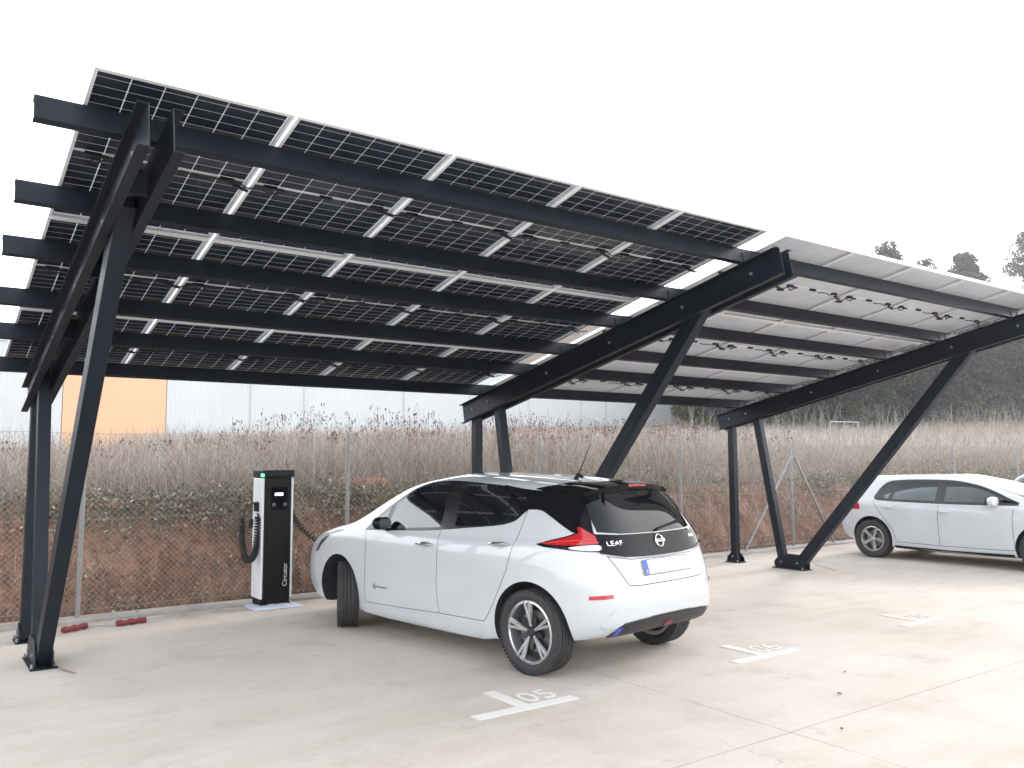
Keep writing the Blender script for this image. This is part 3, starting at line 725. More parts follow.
def ground_z(X,Y): return field_z(X,Y)
def stalks(x,y,z,h,lean,w,mi,segs=2):
    """tapered bent blades: arrays -> V,F,midx"""
    n=len(x); az=rng.uniform(0,2*np.pi,n); wa=rng.uniform(0,np.pi,n)
    lx,ly=np.cos(az)*lean*h,np.sin(az)*lean*h; dx,dy=np.cos(wa)*w/2,np.sin(wa)*w/2
    P=[]
    for s in range(segs+1):
        t=s/segs; cx=x+lx*t**1.7; cy=y+ly*t**1.7; cz=z+h*t; k=1-.7*t
        P.append(np.stack([cx-dx*k,cy-dy*k,cz],-1)); P.append(np.stack([cx+dx*k,cy+dy*k,cz],-1))
    V=np.stack(P,1).reshape(-1,3); base=np.arange(n)*(2*(segs+1)); F=[]
    for s in range(segs):
        a=base+2*s; F.append(np.stack([a,a+1,a+3,a+2],-1))
    return V,np.concatenate(F),np.tile(mi,segs)
class Acc:
    def __init__(s): s.V=[];s.F=[];s.M=[];s.n=0
    def add(s,V,F,M): s.V.append(V); s.F.append(F+s.n); s.M.append(M); s.n+=len(V)
    def build(s,name,mats): return np_mesh(name,np.concatenate(s.V),np.concatenate(s.F),mats,None,np.concatenate(s.M))
def density(X): return smooth01((X+8)/6)
# tall weeds near the lip
A=Acc()
def scatter(n,x0,x1,y0,y1,pw=1.6):
    x=rng.uniform(x0,x1,n); y=y0+(y1-y0)*rng.uniform(0,1,n)**pw; return x,y
def weed_h(x,y):
    base=.50+.46*smooth01((x-2.)/3.5)-.30*smooth01((x-13)/6)
    return base*(.22+1.5*fbm(x*1.3,y*1.1,4,41))
x,y=scatter(46000,-6,34,11.25,21.5); d=fbm(x*.55,y*.6,3,77); k=d>rng.uniform(.18,.62,len(x)); x,y=x[k],y[k]
h=weed_h(x,y)*rng.uniform(.45,1.15,len(x)); lean=rng.uniform(.0,.75,len(x))
A.add(*stalks(x,y,ground_z(x,y)-.02,h,lean,rng.uniform(.006,.014,len(x)),rng.choice([0,1,2,2,1,4],len(x))))
# side twigs
n=60000; x,y=scatter(n,-6,34,11.3,20); h=weed_h(x,y); z0=ground_z(x,y)+h*rng.uniform(.25,.85,n)
A.add(*stalks(x,y,z0,rng.uniform(.08,.26,n),rng.uniform(.5,1.8,n),rng.uniform(.004,.010,n),rng.choice([1,2,4,0],n)))
# low tangled litter
n=26000; x,y=scatter(n,-6,36,11.1,17,2.); 
A.add(*stalks(x,y,ground_z(x,y)-.02,rng.uniform(.08,.36,n),rng.uniform(.3,1.6,n),rng.uniform(.008,.018,n),rng.choice([0,1,2,1],n)))
A.build('dry_weeds',straw); tag(bpy.data.objects['dry_weeds'],'tangled grey brown dry weeds covering the top of the earth bank','dry weeds',kind='stuff')
# tall seed-head stems standing above the rest
A=Acc(); n=620; x=rng.uniform(-3,16.5,n); y=rng.uniform(11.6,15.5,n); k=rng.uniform(0,1,n)<.25+.75*smooth01((x-3)/3)*(1-.6*smooth01((x-11)/4)); x,y=x[k],y[k]; n=len(x)
z=ground_z(x,y); h=(.66+.46*smooth01((x-2.5)/3.))*rng.uniform(.70,1.16,n)
A.add(*stalks(x,y,z,h,np.full(n,.06),np.full(n,.010),np.full(n,4)))
for q in range(9):
    s=rng.uniform(.78,1.0,n); bx=x+rng.normal(0,.055,n); by=y+rng.normal(0,.055,n); bz=z+h*s
    A.add(*stalks(bx,by,bz-.03,rng.uniform(.05,.11,n),rng.uniform(.0,.6,n),np.full(n,.004),np.full(n,4)))
    m_=rng.uniform(0,1,n)<.75
    A.add(*stalks(bx[m_],by[m_],bz[m_]+.03,rng.uniform(.022,.05,m_.sum()),rng.uniform(0,.8,m_.sum()),rng.uniform(.014,.030,m_.sum()),np.full(m_.sum(),3)))
A.build('seed_head_stems',straw); tag(bpy.data.objects['seed_head_stems'],'tall thin dry stems with dark seed heads rising above the weeds against the warehouse','dry weeds',kind='stuff')
# paler grass of the open field
A=Acc(); n=60000; x=rng.uniform(8,110,n); y=18+30*rng.uniform(0,1,n)**1.3; k=(y-18)<30; hh=rng.uniform(.35,1.0,n)*(.6+.8*fbm(x*.3,y*.3,3,52))
A.add(*stalks(x,y,ground_z(x,y)-.03,hh,rng.uniform(0,.4,n),rng.uniform(.02,.05,n),rng.choice([0,1,2,2],n)))
n=9000; x=rng.uniform(-10,60,n); y=rng.uniform(20,50,n); A.add(*stalks(x,y,ground_z(x,y)-.03,rng.uniform(.4,1.1,n),rng.uniform(0,.4,n),rng.uniform(.015,.035,n),rng.choice([0,1,2],n)))
A.build('field_grass',straw); tag(bpy.data.objects['field_grass'],'pale dry grass over the field below the wooded hill','dry grass',kind='stuff')
# green cover at the lip + tufts on the face and foot of the bank
greens=[veg_mat('leaf_green',(.15,.165,.085)),veg_mat('leaf_olive',(.21,.20,.125)),veg_mat('leaf_dark',(.09,.105,.06)),straw[1],straw[0]]
def leaves(x,y,z,size,mi):
    n=len(x); d1=rng.normal(0,1,(n,3)); d1/=np.linalg.norm(d1,axis=1)[:,None]; d2=rng.normal(0,1,(n,3)); d2-=d1*(d1*d2).sum(1)[:,None]; d2/=np.linalg.norm(d2,axis=1)[:,None]
    c=np.stack([x,y,z],-1); s=size[:,None]
    V=np.stack([c-d1*s*.5,c+d2*s*.25,c+d1*s*.5,c-d2*s*.25],1).reshape(-1,3); b=np.arange(n)*4
    return V,np.stack([b,b+1,b+2,b+3],-1),mi
A=Acc(); n=72000; x=rng.uniform(-6,30,n); dens=fbm(x*.42+5,x*0+2,3,61)+.22*smooth01((6-x)/3); off=rng.normal(-.04,.17,n); keep=rng.uniform(.25,.60,n)<dens; x=x[keep]; off=off[keep]; n=len(x)
y=lip_y(x)+.05+off; hz=np.abs(rng.normal(0,.16,n))*(.5+fbm(x*1.7,x*0,2,3)); z=ground_z(x,np.maximum(y,11.0))-.12+hz-np.clip(lip_y(x)-y,0,1)*.9
A.add(*leaves(x,y,z,rng.uniform(.03,.085,n),rng.choice([0,1,1,2,3,3,4],n)))
# hanging tufts on the face, weeds at the foot
for q in range(150):
    cx=rng.uniform(-4,26); t=rng.choice([rng.uniform(.0,.12),rng.uniform(.3,.95)]); Yq,Zq=bank_profile(np.array([cx]),np.array([t])); m_=int(rng.uniform(30,110)); r=rng.uniform(.06,.20)
    x=cx+rng.normal(0,r,m_); y=Yq[0]-.05+rng.normal(0,.05,m_); z=Zq[0]+.03+rng.normal(0,r*.6,m_); z=np.maximum(z,.02)
    A.add(*leaves(x,y,z,rng.uniform(.025,.06,m_),rng.choice([0,1,2,3,3,4],m_)))
A.build('green_creeper',greens); tag(bpy.data.objects['green_creeper'],'low green creeper and tufts along the lip and face of the earth bank','ground cover',kind='stuff')
A=Acc(); n=9000; x=rng.uniform(-4,28,n); t=rng.uniform(0,1,n)**.8; Yq,Zq=bank_profile(x,t); cl=fbm(x*1.1,t*3,3,14)>rng.uniform(.3,.75,n)
x,Yq,Zq=x[cl],Yq[cl],Zq[cl]; n=len(x)
A.add(*stalks(x,Yq-.02,Zq-.02,rng.uniform(.05,.28,n),rng.uniform(.2,1.6,n),rng.uniform(.005,.011,n),rng.choice([0,1,2,4],n)))
# pale roots hanging over the right part of the bank
n=5200; x=rng.uniform(9,28,n); t=rng.uniform(.5,1.,n); Yq,Zq=bank_profile(x,t)
A.add(*stalks(x,Yq-.06,Zq+.02,-rng.uniform(.15,.5,n),rng.uniform(-.5,.3,n),rng.uniform(.004,.009,n),rng.choice([0,1,4,2],n)))
A.build('bank_straw',straw); tag(bpy.data.objects['bank_straw'],'sparse dry straw and roots clinging to the face of the earth bank','dry grass',kind='stuff')

# ---- trees
bark=mat('bark',(.16,.12,.09),.95,var=.3,vscale=4); bark_p=mat('bark_pale',(.36,.33,.29),.9,var=.2,vscale=4)
pine=[veg_mat('pine_green',(.046,.058,.032),.15,.4),veg_mat('pine_olive',(.066,.074,.040),.15,.4),veg_mat('pine_dark',(.028,.034,.023),.1,.3)]
def crown_mesh(name, lumps, n, size, mats_w=(0,1,2)):
    Vs=[];Fs=[];Ms=[];b=0
    for (c,r) in lumps:
        k=int(n*(r[0]*r[1]*r[2])**(2/3)); d=rng.normal(0,1,(k,3)); d/=np.linalg.norm(d,axis=1)[:,None]
        rad=rng.uniform(.45,1.08,k)**.6; p=np.array(c)+d*np.array(r)*rad[:,None]
        V,F,M_=leaves(p[:,0],p[:,1],p[:,2],rng.uniform(.6,1.4,k)*size,rng.choice(mats_w,k)); Vs.append(V);Fs.append(F+b);Ms.append(M_);b+=len(V)
    V=np.concatenate(Vs);F=np.concatenate(Fs)
    me=bpy.data.meshes.new(name); o=np_mesh(name,V,F,pine,None,np.concatenate(Ms)); return o
def tree(kind, h, seed, airy=False, spread=1., dome=None):
    rr=np.random.default_rng(seed); root=empty(kind)
    m=MB(); pts=[]; x=y=0
    for i in range(8):
        t=i/7; x+=rr.normal(0,.10); y+=rr.normal(0,.10); pts.append((x,y,-.5+(h*.92+.5)*t))
    m.tube(pts,[.20*h/10*(1-.85*i/7) for i in range(8)],8)
    lumps=[]
    nl=15 if not airy else 11
    for i in range(nl):
        t=(.20+.8*(i+.5)/nl) if not airy else (.45+.55*(i+.5)/nl)
        wdt=h*(.24*(1.15-t)+.075)*spread; an=i*2.4+rr.uniform(-.5,.5); off=wdt*rr.uniform(.3,1.0)
        cx,cy,cz=pts[min(7,int(t*7))][0]+math.cos(an)*off,pts[min(7,int(t*7))][1]+math.sin(an)*off,h*t*.97
        r=h*rr.uniform(.075,.13)*spread; lumps.append(((cx,cy,cz),(r*1.25,r*1.25,r*.8)))
        p0=Vector(pts[min(7,int((t-.08)*7))]); m.tube([p0,p0.lerp(Vector((cx,cy,cz)),.5)+Vector((0,0,.1)),(cx,cy,cz)],[.05*h/10,.035*h/10,.012*h/10],5)
    if dome:
        for i in range(26):
            an=i*2.4; q=((i+.5)/26)**.6; cx,cy,cz=pts[-1][0]+math.cos(an)*dome*(.15+q*.75)*rr.uniform(.7,1.1),pts[-1][1]+math.sin(an)*dome*(.15+q*.75),h-dome*.25-dome*2.1*q**1.2*rr.uniform(.7,1.15)
            r=dome*rr.uniform(.30,.42); lumps.append(((cx,cy,cz),(r,r,r*.75)))
            p0=Vector(pts[5]); m.tube([p0,p0.lerp(Vector((cx,cy,cz)),.6)+Vector((0,0,.2)),(cx,cy,cz)],[.05,.04,.02],5)
    tr=m.build('trunk',bark,root,smooth=True)
    c=crown_mesh('crown',lumps,210 if not airy else 120,.48 if not airy else .42,(0,0,1,2) if not airy else (0,1,1)); c.parent=root
    return root
protoT=[tree('pine_tree',10,s,spread=1.15) for s in (1,2,3,4)]
used_t=set(); cnt=0
pos=[]
for row in range(6):
    Y=44+row*5.6
    for c in range(26):
        X=50+c*5.4+(row%2)*2.7+rng.uniform(-1.6,1.6); Yq=Y+rng.uniform(-1.8,1.8)-.0*X
        q=X/Yq
        if q<1.09 or q>2.62: continue
        pos.append((X,Yq))
for X,Yq in pos:
    k=int(rng.integers(4)); o=protoT[k] if k not in used_t else copy_tree(protoT[k]); used_t.add(k)
    z=float(field_z(np.array([X]),np.array([Yq]))[0]); o.location=(X,Yq,z-.2); o.rotation_euler=(0,0,float(rng.uniform(0,6.28))); s=float(rng.uniform(.6,.95)); o.scale=(s*1.1,s*1.1,s)
    tag(o,'dense dark green pine of the wood on the hillside behind the field','tree',group='pines of the hillside wood'); cnt+=1
for k in range(4):
    if k not in used_t: bpy.data.objects.remove(protoT[k])
print('trees',cnt)
def crest(px_dir, Y, top_slope, dome, label, seed, airy, spread=1.):
    X=px_dir*Y; gz=float(field_z(np.array([X]),np.array([Y]))[0]); h=CAM_H+top_slope*Y-gz
    o=tree('pine_tree',h,seed,airy,spread*11/h,dome); o.location=(X,Y,gz); tag(o,label,'tree'); return o,h
for a in ((1.745,76,.488,3.4,'pale airy pine on the hill crest just above the white panel roof, leftmost there',21,True,.9),
          (1.895,76,.472,2.2,'thin see-through small pine on the hill crest between an airy and a round pine',22,True,.75),
          (2.075,76,.512,3.6,'rounded dense dark pine on the hill crest above the white panel roof',23,False,.75),
          (2.45,74,.640,5.0,'tall ragged pine on the hill crest at the right edge of the view',24,True,1.15)):
    o,dz=crest(*a); print('crest',a[4][:20],round(dz,1))
# scrub under the trees
A=Acc(); n=42000; x=rng.uniform(40,135,n); cl=fbm(x*.25,x*0,3,8)
y=41.5+rng.uniform(0,1,n)**1.4*14-.0*x; kk=x>1.09*y; x,y=x[kk],y[kk]; n=len(x); gz_=field_z(x,y); top=1.2+3.2*fbm(x*.35,y*.35,3,91); z=gz_+top*rng.uniform(0,1,n)**.8
A.add(*leaves(x,y,z,rng.uniform(.25,.6,n),rng.choice([0,1,2,2],n)))
n=5000; x=rng.uniform(40,130,n); y=rng.uniform(40.5,46,n); kk=x>1.09*y; x,y=x[kk],y[kk]; n=len(x); A.add(*stalks(x,y,field_z(x,y),rng.uniform(.8,2.6,n),rng.uniform(0,.4,n),rng.uniform(.03,.06,n),np.full(n,3)))
A.build('wood_undergrowth',pine+[straw[2]]); tag(bpy.data.objects['wood_undergrowth'],'dark scrub filling the foot of the hillside wood','scrub',kind='stuff')
# leafless pale trees at the foot of the wood
def bare_tree(seed,h,label,loc):
    rr=np.random.default_rng(seed); m=MB()
    def br(p,d,l,r,depth):
        q=p+d*l; mid=p.lerp(q,.5)+Vector(rr.normal(0,l*.05,3)); m.tube([p,mid,q],[r,r*.8,r*.55],5)
        if depth:
            for i in range(3):
                nd=(d+Vector(rr.normal(0,.45,3))+Vector((0,0,.15))).normalized(); br(q if i else mid,nd,l*rr.uniform(.5,.75),r*.55,depth-1)
    br(Vector((0,0,-.3)),Vector((.03,0,1)).normalized(),h*.42,.085*h/5,4); o=m.build('bare_tree',bark_p,smooth=True); o.location=loc; tag(o,label,'tree')
for i,(q,Y,h,l) in enumerate([(1.335,42,4.2,'small leafless tree with pale forked trunk seen under the white panel roof'),(1.62,43,4.6,'pale leafless trunk standing at the field edge behind the leaning right carport leg'),(1.20,42,4.0,'pale leafless sapling at the field edge right of the warehouse corner')]):
    X=q*Y; bare_tree(31+i,h,l,(X,Y,float(field_z(np.array([X]),np.array([Y]))[0])))
# white metal gate frame in the field
gx,gy=1.50*38,38.; gz=float(field_z(np.array([gx]),np.array([gy]))[0])
m=MB()
for dx in (0,1.25,2.5): m.tube([(dx,-dx*.3,0),(dx,-dx*.3,1.05)],.04,8)
m.tube([(-.03,0,1.05),(2.55,-.77,1.03)],.04,8)
o=m.build('gate_frame',mat('white_tube',(.42,.42,.42),.5),smooth=True); o.location=(gx,gy,gz); tag(o,'white tubular gate frame standing in the dry field below the wood','gate')
# ------------------------------------------------------------------ cars
# car frame: x forward from the rear axle, y to the left, z up
def pchip(t, y):
    t=np.asarray(t,float); y=np.asarray(y,float); h=np.diff(t); d=np.diff(y)/h; m=np.zeros_like(y)
    for i in range(1,len(t)-1):
        if d[i-1]*d[i]>0:
            w1=2*h[i]+h[i-1]; w2=h[i]+2*h[i-1]; m[i]=(w1+w2)/(w1/d[i-1]+w2/d[i])
    m[0]=d[0]; m[-1]=d[-1]
    def f(q):
        q=np.asarray(q,float); i=np.clip(np.searchsorted(t,q,side='right')-1,0,len(t)-2); u=(q-t[i])/h[i]
        return (2*u**3-3*u**2+1)*y[i]+(u**3-2*u**2+u)*h[i]*m[i]+(-2*u**3+3*u**2)*y[i+1]+(u**3-u**2)*h[i]*m[i+1]
    return f
def car_rings(rings, nlev=64, nseg=150, xm=1.3, shrink=None):
    """rings: rows (zr,zm,zf,xr,xf,hw,nr,nf,my); returns (nlev, 2*nseg, 3) grid"""
    A=np.array(rings,float); k=len(A)
    # parameter by polyline length so that levels are evenly spread
    dd=np.hypot(np.diff(A[:,1]),np.hypot(np.diff(A[:,5]),.35*np.diff(A[:,4]))); T=np.concatenate([[0],np.cumsum(dd+.02)]); T/=T[-1]
    fs=[pchip(T,A[:,j]) for j in range(A.shape[1])]
    tq=np.linspace(0,1,nlev); G=[]
    for t in tq:
        zr,zm,zf,xr,xf,hw,nr,nf,my=[float(f(t)) for f in fs]
        if shrink: xr+=shrink; xf-=shrink; hw-=shrink
        th=np.linspace(0,np.pi,900); c=np.cos(th); s=np.sin(th)
        n=np.where(c>0,nf,nr); a=np.where(c>0,xf-xm,xm-xr)
        x=xm+a*np.sign(c)*np.abs(c)**(2/n); y=hw*np.abs(s)**(2/np.where(c>0,my*nf/nr if False else my,my))
        seg=np.concatenate([[0],np.cumsum(np.hypot(np.diff(x),np.diff(y)))]); q=np.linspace(0,seg[-1],nseg)
        x=np.interp(q,seg,x); y=np.interp(q,seg,y)
        u=np.clip((x-xm)/np.where(x>xm,xf-xm,xm-xr),-1,1); e=np.abs(u)**np.where(u<0,3.2 if t<.35 else 2.2,2.2)
        z=zm+np.where(u>0,(zf-zm),(zr-zm))*e
        L=np.stack([x,y,z],-1); Rr=np.stack([x[::-1][1:-1],-y[::-1][1:-1],z[::-1][1:-1]],-1)
        L[0,1]=0; L[-1,1]=0
        G.append(np.concatenate([L,Rr]))
    return np.array(G)
def ring_mesh(G):
    nl,ns,_=G.shape; V=G.reshape(-1,3); i=np.arange(nl-1)[:,None]*ns+np.arange(ns)[None,:]; j=np.arange(nl-1)[:,None]*ns+(np.arange(ns)+1)[None,:]%ns
    F=np.stack([i,j,j+ns,i+ns],-1).reshape(-1,4)
    me=bpy.data.meshes.new('tmp'); fs=[tuple(f) for f in F.tolist()]+[tuple(range(ns-1,-1,-1)),tuple(range((nl-1)*ns,nl*ns))]
    me.from_pydata(V.tolist(),[],fs)
    bm=bmesh.new(); bm.from_mesh(me); bmesh.ops.recalc_face_normals(bm,faces=bm.faces); bm.to_mesh(me); bm.free(); return me
def bvh_of(me): 
    bm=bmesh.new(); bm.from_mesh(me); b=BVHTree.FromBMesh(bm); bm.free(); return b
def boolean(me, cutters, mats, op='DIFFERENCE'):
    """apply boolean with the cutter meshes, one by one"""
    o=bpy.data.objects.new('tmp',me); COL.objects.link(o); cs=[]
    for c in cutters:
        oc=bpy.data.objects.new('tmpc',c); COL.objects.link(oc); cs.append(oc)
        md=o.modifiers.new('b','BOOLEAN'); md.operation=op; md.object=oc; md.solver='EXACT'
        try: md.material_mode='TRANSFER'
        except Exception: pass
    bpy.context.view_layer.update(); dg=bpy.context.evaluated_depsgraph_get()
    r=bpy.data.meshes.new_from_object(o.evaluated_get(dg)); bpy.data.objects.remove(o)
    for oc in cs: bpy.data.objects.remove(oc)
    return r
def frame_of(d):
    d=Vector(d).normalized(); u=Vector((0,0,1)).cross(d)
    if u.length<1e-3: u=Vector((1,0,0))
    u.normalize(); v=d.cross(u); return u,v,d
DIRS={'side':frame_of((0,-1,0)),'rear':frame_of((1,0,0)),'front':frame_of((-1,0,0)),'diag':frame_of((.72,-.694,0)),'fdiag':frame_of((-.72,-.694,0)),'top':(Vector((1,0,0)),Vector((0,1,0)),Vector((0,0,-1)))}
def smooth_poly(P, n=6, closed=True):
    """Catmull-Rom through the points; points given as (u,v,'c') stay corners"""
    pts=[(p[0],p[1]) for p in P]; cor=[len(p)>2 for p in P]; m=len(pts); out=[]
    for i in range(m if closed else m-1):
        p1=pts[i]; p2=pts[(i+1)%m]; p0=pts[i-1] if not cor[i] else p1; p3=pts[(i+2)%m] if not cor[(i+1)%m] else p2
        if cor[i] and cor[(i+1)%m]: out.append(p1); continue
        for k in range(n):
            t=k/n; out.append(tuple(.5*((2*b)+(c-a)*t+(2*a-5*b+4*c-d)*t*t+(3*b-a-3*c+d)*t**3) for a,b,c,d in zip(p0,p1,p2,p3)))
    if not closed: out.append(pts[-1])
    return out
def conform(bv, poly, dirn, off, thick=.006, grid=.035, mirror=False):
    """polygon in the plane seen along dirn, draped over the body; returns MB"""
    u,v,d=DIRS[dirn]; bm=bmesh.new(); vs=[bm.verts.new((p[0],p[1],0)) for p in poly]; bm.faces.new(vs)
    us=[p[0] for p in poly]; vv=[p[1] for p in poly]
    for ax,lo,hi in ((0,min(us),max(us)),(1,min(vv),max(vv))):
        q=math.ceil(lo/grid+.01)*grid
        while q<hi-1e-4:
            bmesh.ops.bisect_plane(bm,geom=bm.verts[:]+bm.edges[:]+bm.faces[:],dist=1e-6,plane_co=(q,0,0) if ax==0 else (0,q,0),plane_no=(1,0,0) if ax==0 else (0,1,0)); q+=grid
    bmesh.ops.subdivide_edges(bm,edges=[e for e in bm.edges if e.calc_length()>grid*1.2],cuts=1)
    bmesh.ops.triangulate(bm,faces=bm.faces[:],ngon_method='EAR_CLIP')
    top=[];nrm=[]
    for w_ in bm.verts:
        o=u*w_.co.x+v*w_.co.y-d*6; h=bv.ray_cast(o,d)
        if h[0] is None:
            h=bv.find_nearest(o+d*6); 
            # slide to the nearest surface point
        n=h[1]; n=n if n.dot(d)<0 else -n
        top.append(h[0]); nrm.append(n)
    # smooth the normals a little
    for it in range(2):
        nn=[]
        for w_ in bm.verts:
            a=nrm[w_.index].copy()
            for e in w_.link_edges: a+=nrm[e.other_vert(w_).index]
            nn.append(a.normalized())
        nrm=nn
    n=len(top); m=MB(); bm.verts.index_update()
    V=[p+k*off for p,k in zip(top,nrm)]+[p+k*(off-thick) for p,k in zip(top,nrm)]
    F=[]
    for f in bm.faces: ix=[w_.index for w_ in f.verts]; F.append(tuple(ix)); F.append(tuple(i+n for i in reversed(ix)))
    for e in bm.edges:
        if len(e.link_faces)==1: a,b=e.verts[0].index,e.verts[1].index; F.append((a,b,b+n,a+n))
    bm.free()
    if mirror: V=[Vector((p.x,-p.y,p.z)) for p in V]
    m.add(V,F); return m
def strip(pts, w):
    """closed thin polygon along a polyline"""
    L=[];Rr=[]
    for i,p in enumerate(pts):
        a=pts[max(i-1,0)]; b=pts[min(i+1,len(pts)-1)]; dx,dy=b[0]-a[0],b[1]-a[1]; l=math.hypot(dx,dy); nx,ny=-dy/l*w/2,dx/l*w/2
        L.append((p[0]+nx,p[1]+ny)); Rr.append((p[0]-nx,p[1]-ny))
    return L+Rr[::-1]
def prism_mesh(poly, dirn, d0, d1):
    u,v,d=DIRS[dirn]; m=MB(); m.prism(poly,(0,0,0),u,v,d,d0,d1); me=bpy.data.meshes.new('tmpc'); me.from_pydata([tuple(q) for q in m.v],[],m.f)
    bm=bmesh.new(); bm.from_mesh(me); bmesh.ops.triangulate(bm,faces=bm.faces[:]); bmesh.ops.recalc_face_normals(bm,faces=bm.faces); bm.to_mesh(me); bm.free(); return me
def well_mesh(x,z,r,y0,y1,mt):
    m=MB(); m.lathe([(0.001,y0),(r,y0),(r,y1),(0.001,y1)],56,M=Matrix.Translation((x,0,z))); me=bpy.data.meshes.new('tmpc'); me.from_pydata(m.v,[],m.f); me.materials.append(mt)
    bm=bmesh.new(); bm.from_mesh(me); bmesh.ops.remove_doubles(bm,verts=bm.verts,dist=.002); bmesh.ops.recalc_face_normals(bm,faces=bm.faces); bm.to_mesh(me); bm.free(); return me
def uv_side(x,z): 
    u,v,d=DIRS['side']; p=Vector((x,0,z)); return (p.dot(u),p.dot(v))
def S(pts): return [(*uv_side(p[0],p[1]),*p[2:]) for p in pts]
def uv_of(dirn,p): u,v,d=DIRS[dirn]; p=Vector(p); return (p.dot(u),p.dot(v))

def wheel(root, x, y, rad, wid, style, steer=0., spin=0.):
    sg=1 if y>0 else -1
    t=empty('wheel'); t.parent=root; t.location=(x,y,rad); t.rotation_euler=(0,0,steer)
    Mx=Matrix.Rotation(0,4,'Z') if sg>0 else Matrix.Rotation(math.pi,4,'Z')
    rr=rad*.745 if style=='leaf' else rad*.66; hw=wid/2
    # tyre (outer side at +y), tread with circumferential grooves
    pr=[(rr,-hw*.80),(rr+.012,-hw*.92),(rad-.05,-hw*1.02),(rad-.014,-hw*.94),(rad-.003,-hw*.78)]
    for g in (-.52,-.18,.18,.52):
        c=g*hw; e=.0065; pr+=[(rad,c-e),(rad-.010,c-e*.7),(rad-.010,c+e*.7),(rad,c+e)]
    pr+=[(rad-.003,hw*.78),(rad-.014,hw*.94),(rad-.05,hw*1.02),(rr+.012,hw*.92),(rr,hw*.80)]
    m=MB(); m.lathe(pr,64,M=Mx)
    # shoulder blocks
    for k in range(64):
        a=2*math.pi*k/64
        for s2 in (-1,1):
            Mk=Mx@Matrix.Rotation(a,4,'Y')@Matrix.Translation((rad-.006,s2*hw*.86,0)); m.box((-.004,-.014,-.010),(.005,.014,.010),M=Mk)
    m.build('tyre',rubber,t,smooth=True)
    m=MB(); m.lathe([(rr+.002,-hw*.7),(rr+.002,hw*.80),(rr-.012,hw*.82),(rr-.020,hw*.60),(rr-.030,-hw*.2),(rr-.030,-hw*.7)],56,M=Mx); m.build('rim_barrel',silver,t,smooth=True)
    m=MB(); m.lathe([(.001,-hw*.05),(rr-.03,-hw*.05),(rr-.03,-hw*.15),(.001,-hw*.15)],40,M=Mx,closed=False); m.build('wheel_back',interior,t)
    m=MB(); m.lathe([(.035,hw*.02),(rr*.66,hw*.02),(rr*.66,hw*.10),(.035,hw*.10)],48,M=Mx); m.build('brake_disc',disc_m,t,smooth=True)
    # spokes
    face=hw*.80; m=MB(); md=MB()
    def spoke(a, r0, r1, w0, w1, skew, mm, yo=0, dp=.022):
        R_=Mx@Matrix.Rotation(spin+a,4,'Y')
        pts=[(r0,-w0/2),(r1,-w1/2+skew),(r1,w1/2+skew),(r0,w0/2)]
        y0=face*.80+yo; y1=face+yo+.006
        vs=[R_@Vector((p[0],(y0 if i in (0,3) else y1),p[1])) for i,p in enumerate(pts)]+[R_@Vector((p[0],(y0 if i in (0,3) else y1)-dp,p[1]*1.25)) for i,p in enumerate(pts)]
        mm.add(vs,[(0,1,2,3),(7,6,5,4),(0,4,5,1),(1,5,6,2),(2,6,7,3),(3,7,4,0)])
    if style=='leaf':
        for k in range(5):
            a=2*math.pi*k/5
            spoke(a-.05,.04,rr-.006,.020,.025,-.036,m); spoke(a+.05,.04,rr-.006,.020,.025,.036,m)
            spoke(a,.05,rr-.012,.022,.075,0,md,yo=-.010)
            spoke(a+math.pi/5,.05,rr*.55,.05,.02,0,md,yo=-.014)
    else:
        for k in range(5):
            a=2*math.pi*k/5
            for s2 in (-1,1): spoke(a+s2*.20,.04,rr-.006,.026,.040,s2*.030,m)
            spoke(a,.05,rr*.80,.03,.02,0,md,yo=-.012)
    m.build('spokes',silver if style=='leaf' else mat_once('alloy_grey',(.40,.40,.41),.35,.7),t,bevel=.003,seg=1); md.build('spoke_pockets',dark_alloy,t)
    m=MB(); m.lathe([(.001,face*.80+.012),(.030,face*.80+.012),(.036,face*.80+.004),(.044,face*.80-.01),(.044,face*.5),(.001,face*.5)],28,M=Mx); m.build('hub_cap',dark_alloy if style=='leaf' else silver,t,smooth=True)
    m=MB(); 
    m.lathe([(rr-.002,hw*.80),(rr-.016,hw*.84),(rr-.022,hw*.74),(rr-.008,hw*.70)],56,M=Mx); m.build('rim_lip',silver,t,smooth=True)
    return t
def mat_once(n,c,r,me_=0.):
    return bpy.data.materials.get(n) or mat(n,c,r,metal=me_)
class Car:
    def __init__(s,name,loc,rz,rings,xm,paint,wheels,rad,wr=None):
        s.root=empty(name,loc,rz); s.paint=paint
        G=car_rings(rings,xm=xm); s.raw=ring_mesh(G); s.bv=bvh_of(s.raw); s.rings=rings; s.xm=xm
    def cutbody(s,wells,windows,cabin=None):
        me=s.raw.copy(); me.materials.append(s.paint)
        cut=[well_mesh(*w_,interior) for w_ in wells]
        me=boolean(me,cut,None)
        if cabin is not None: 
            G=car_rings(cabin,nlev=30,nseg=60,xm=s.xm); c=ring_mesh(G); c.materials.append(interior); 
            me=boolean(me,[c]+[prism_mesh(*w_) for w_ in windows],None)
        o=bpy.data.objects.new('body',me); COL.objects.link(o); o.parent=s.root
        me.polygons.foreach_set('use_smooth',[True]*len(me.polygons))
        me.set_sharp_from_angle(angle=R(32)); s.body=o; return o
    def part(s,name,poly,dirn,m,off=.004,thick=.008,parent=None,both=False,grid=.035,bevel=0):
        out=[]
        for mr in ((False,True) if both else (False,)):
            mb=conform(s.bv,poly,dirn,off,thick,grid,mr); o=mb.build(name,m,parent or s.root,smooth=True); out.append(o)
        return out[0]
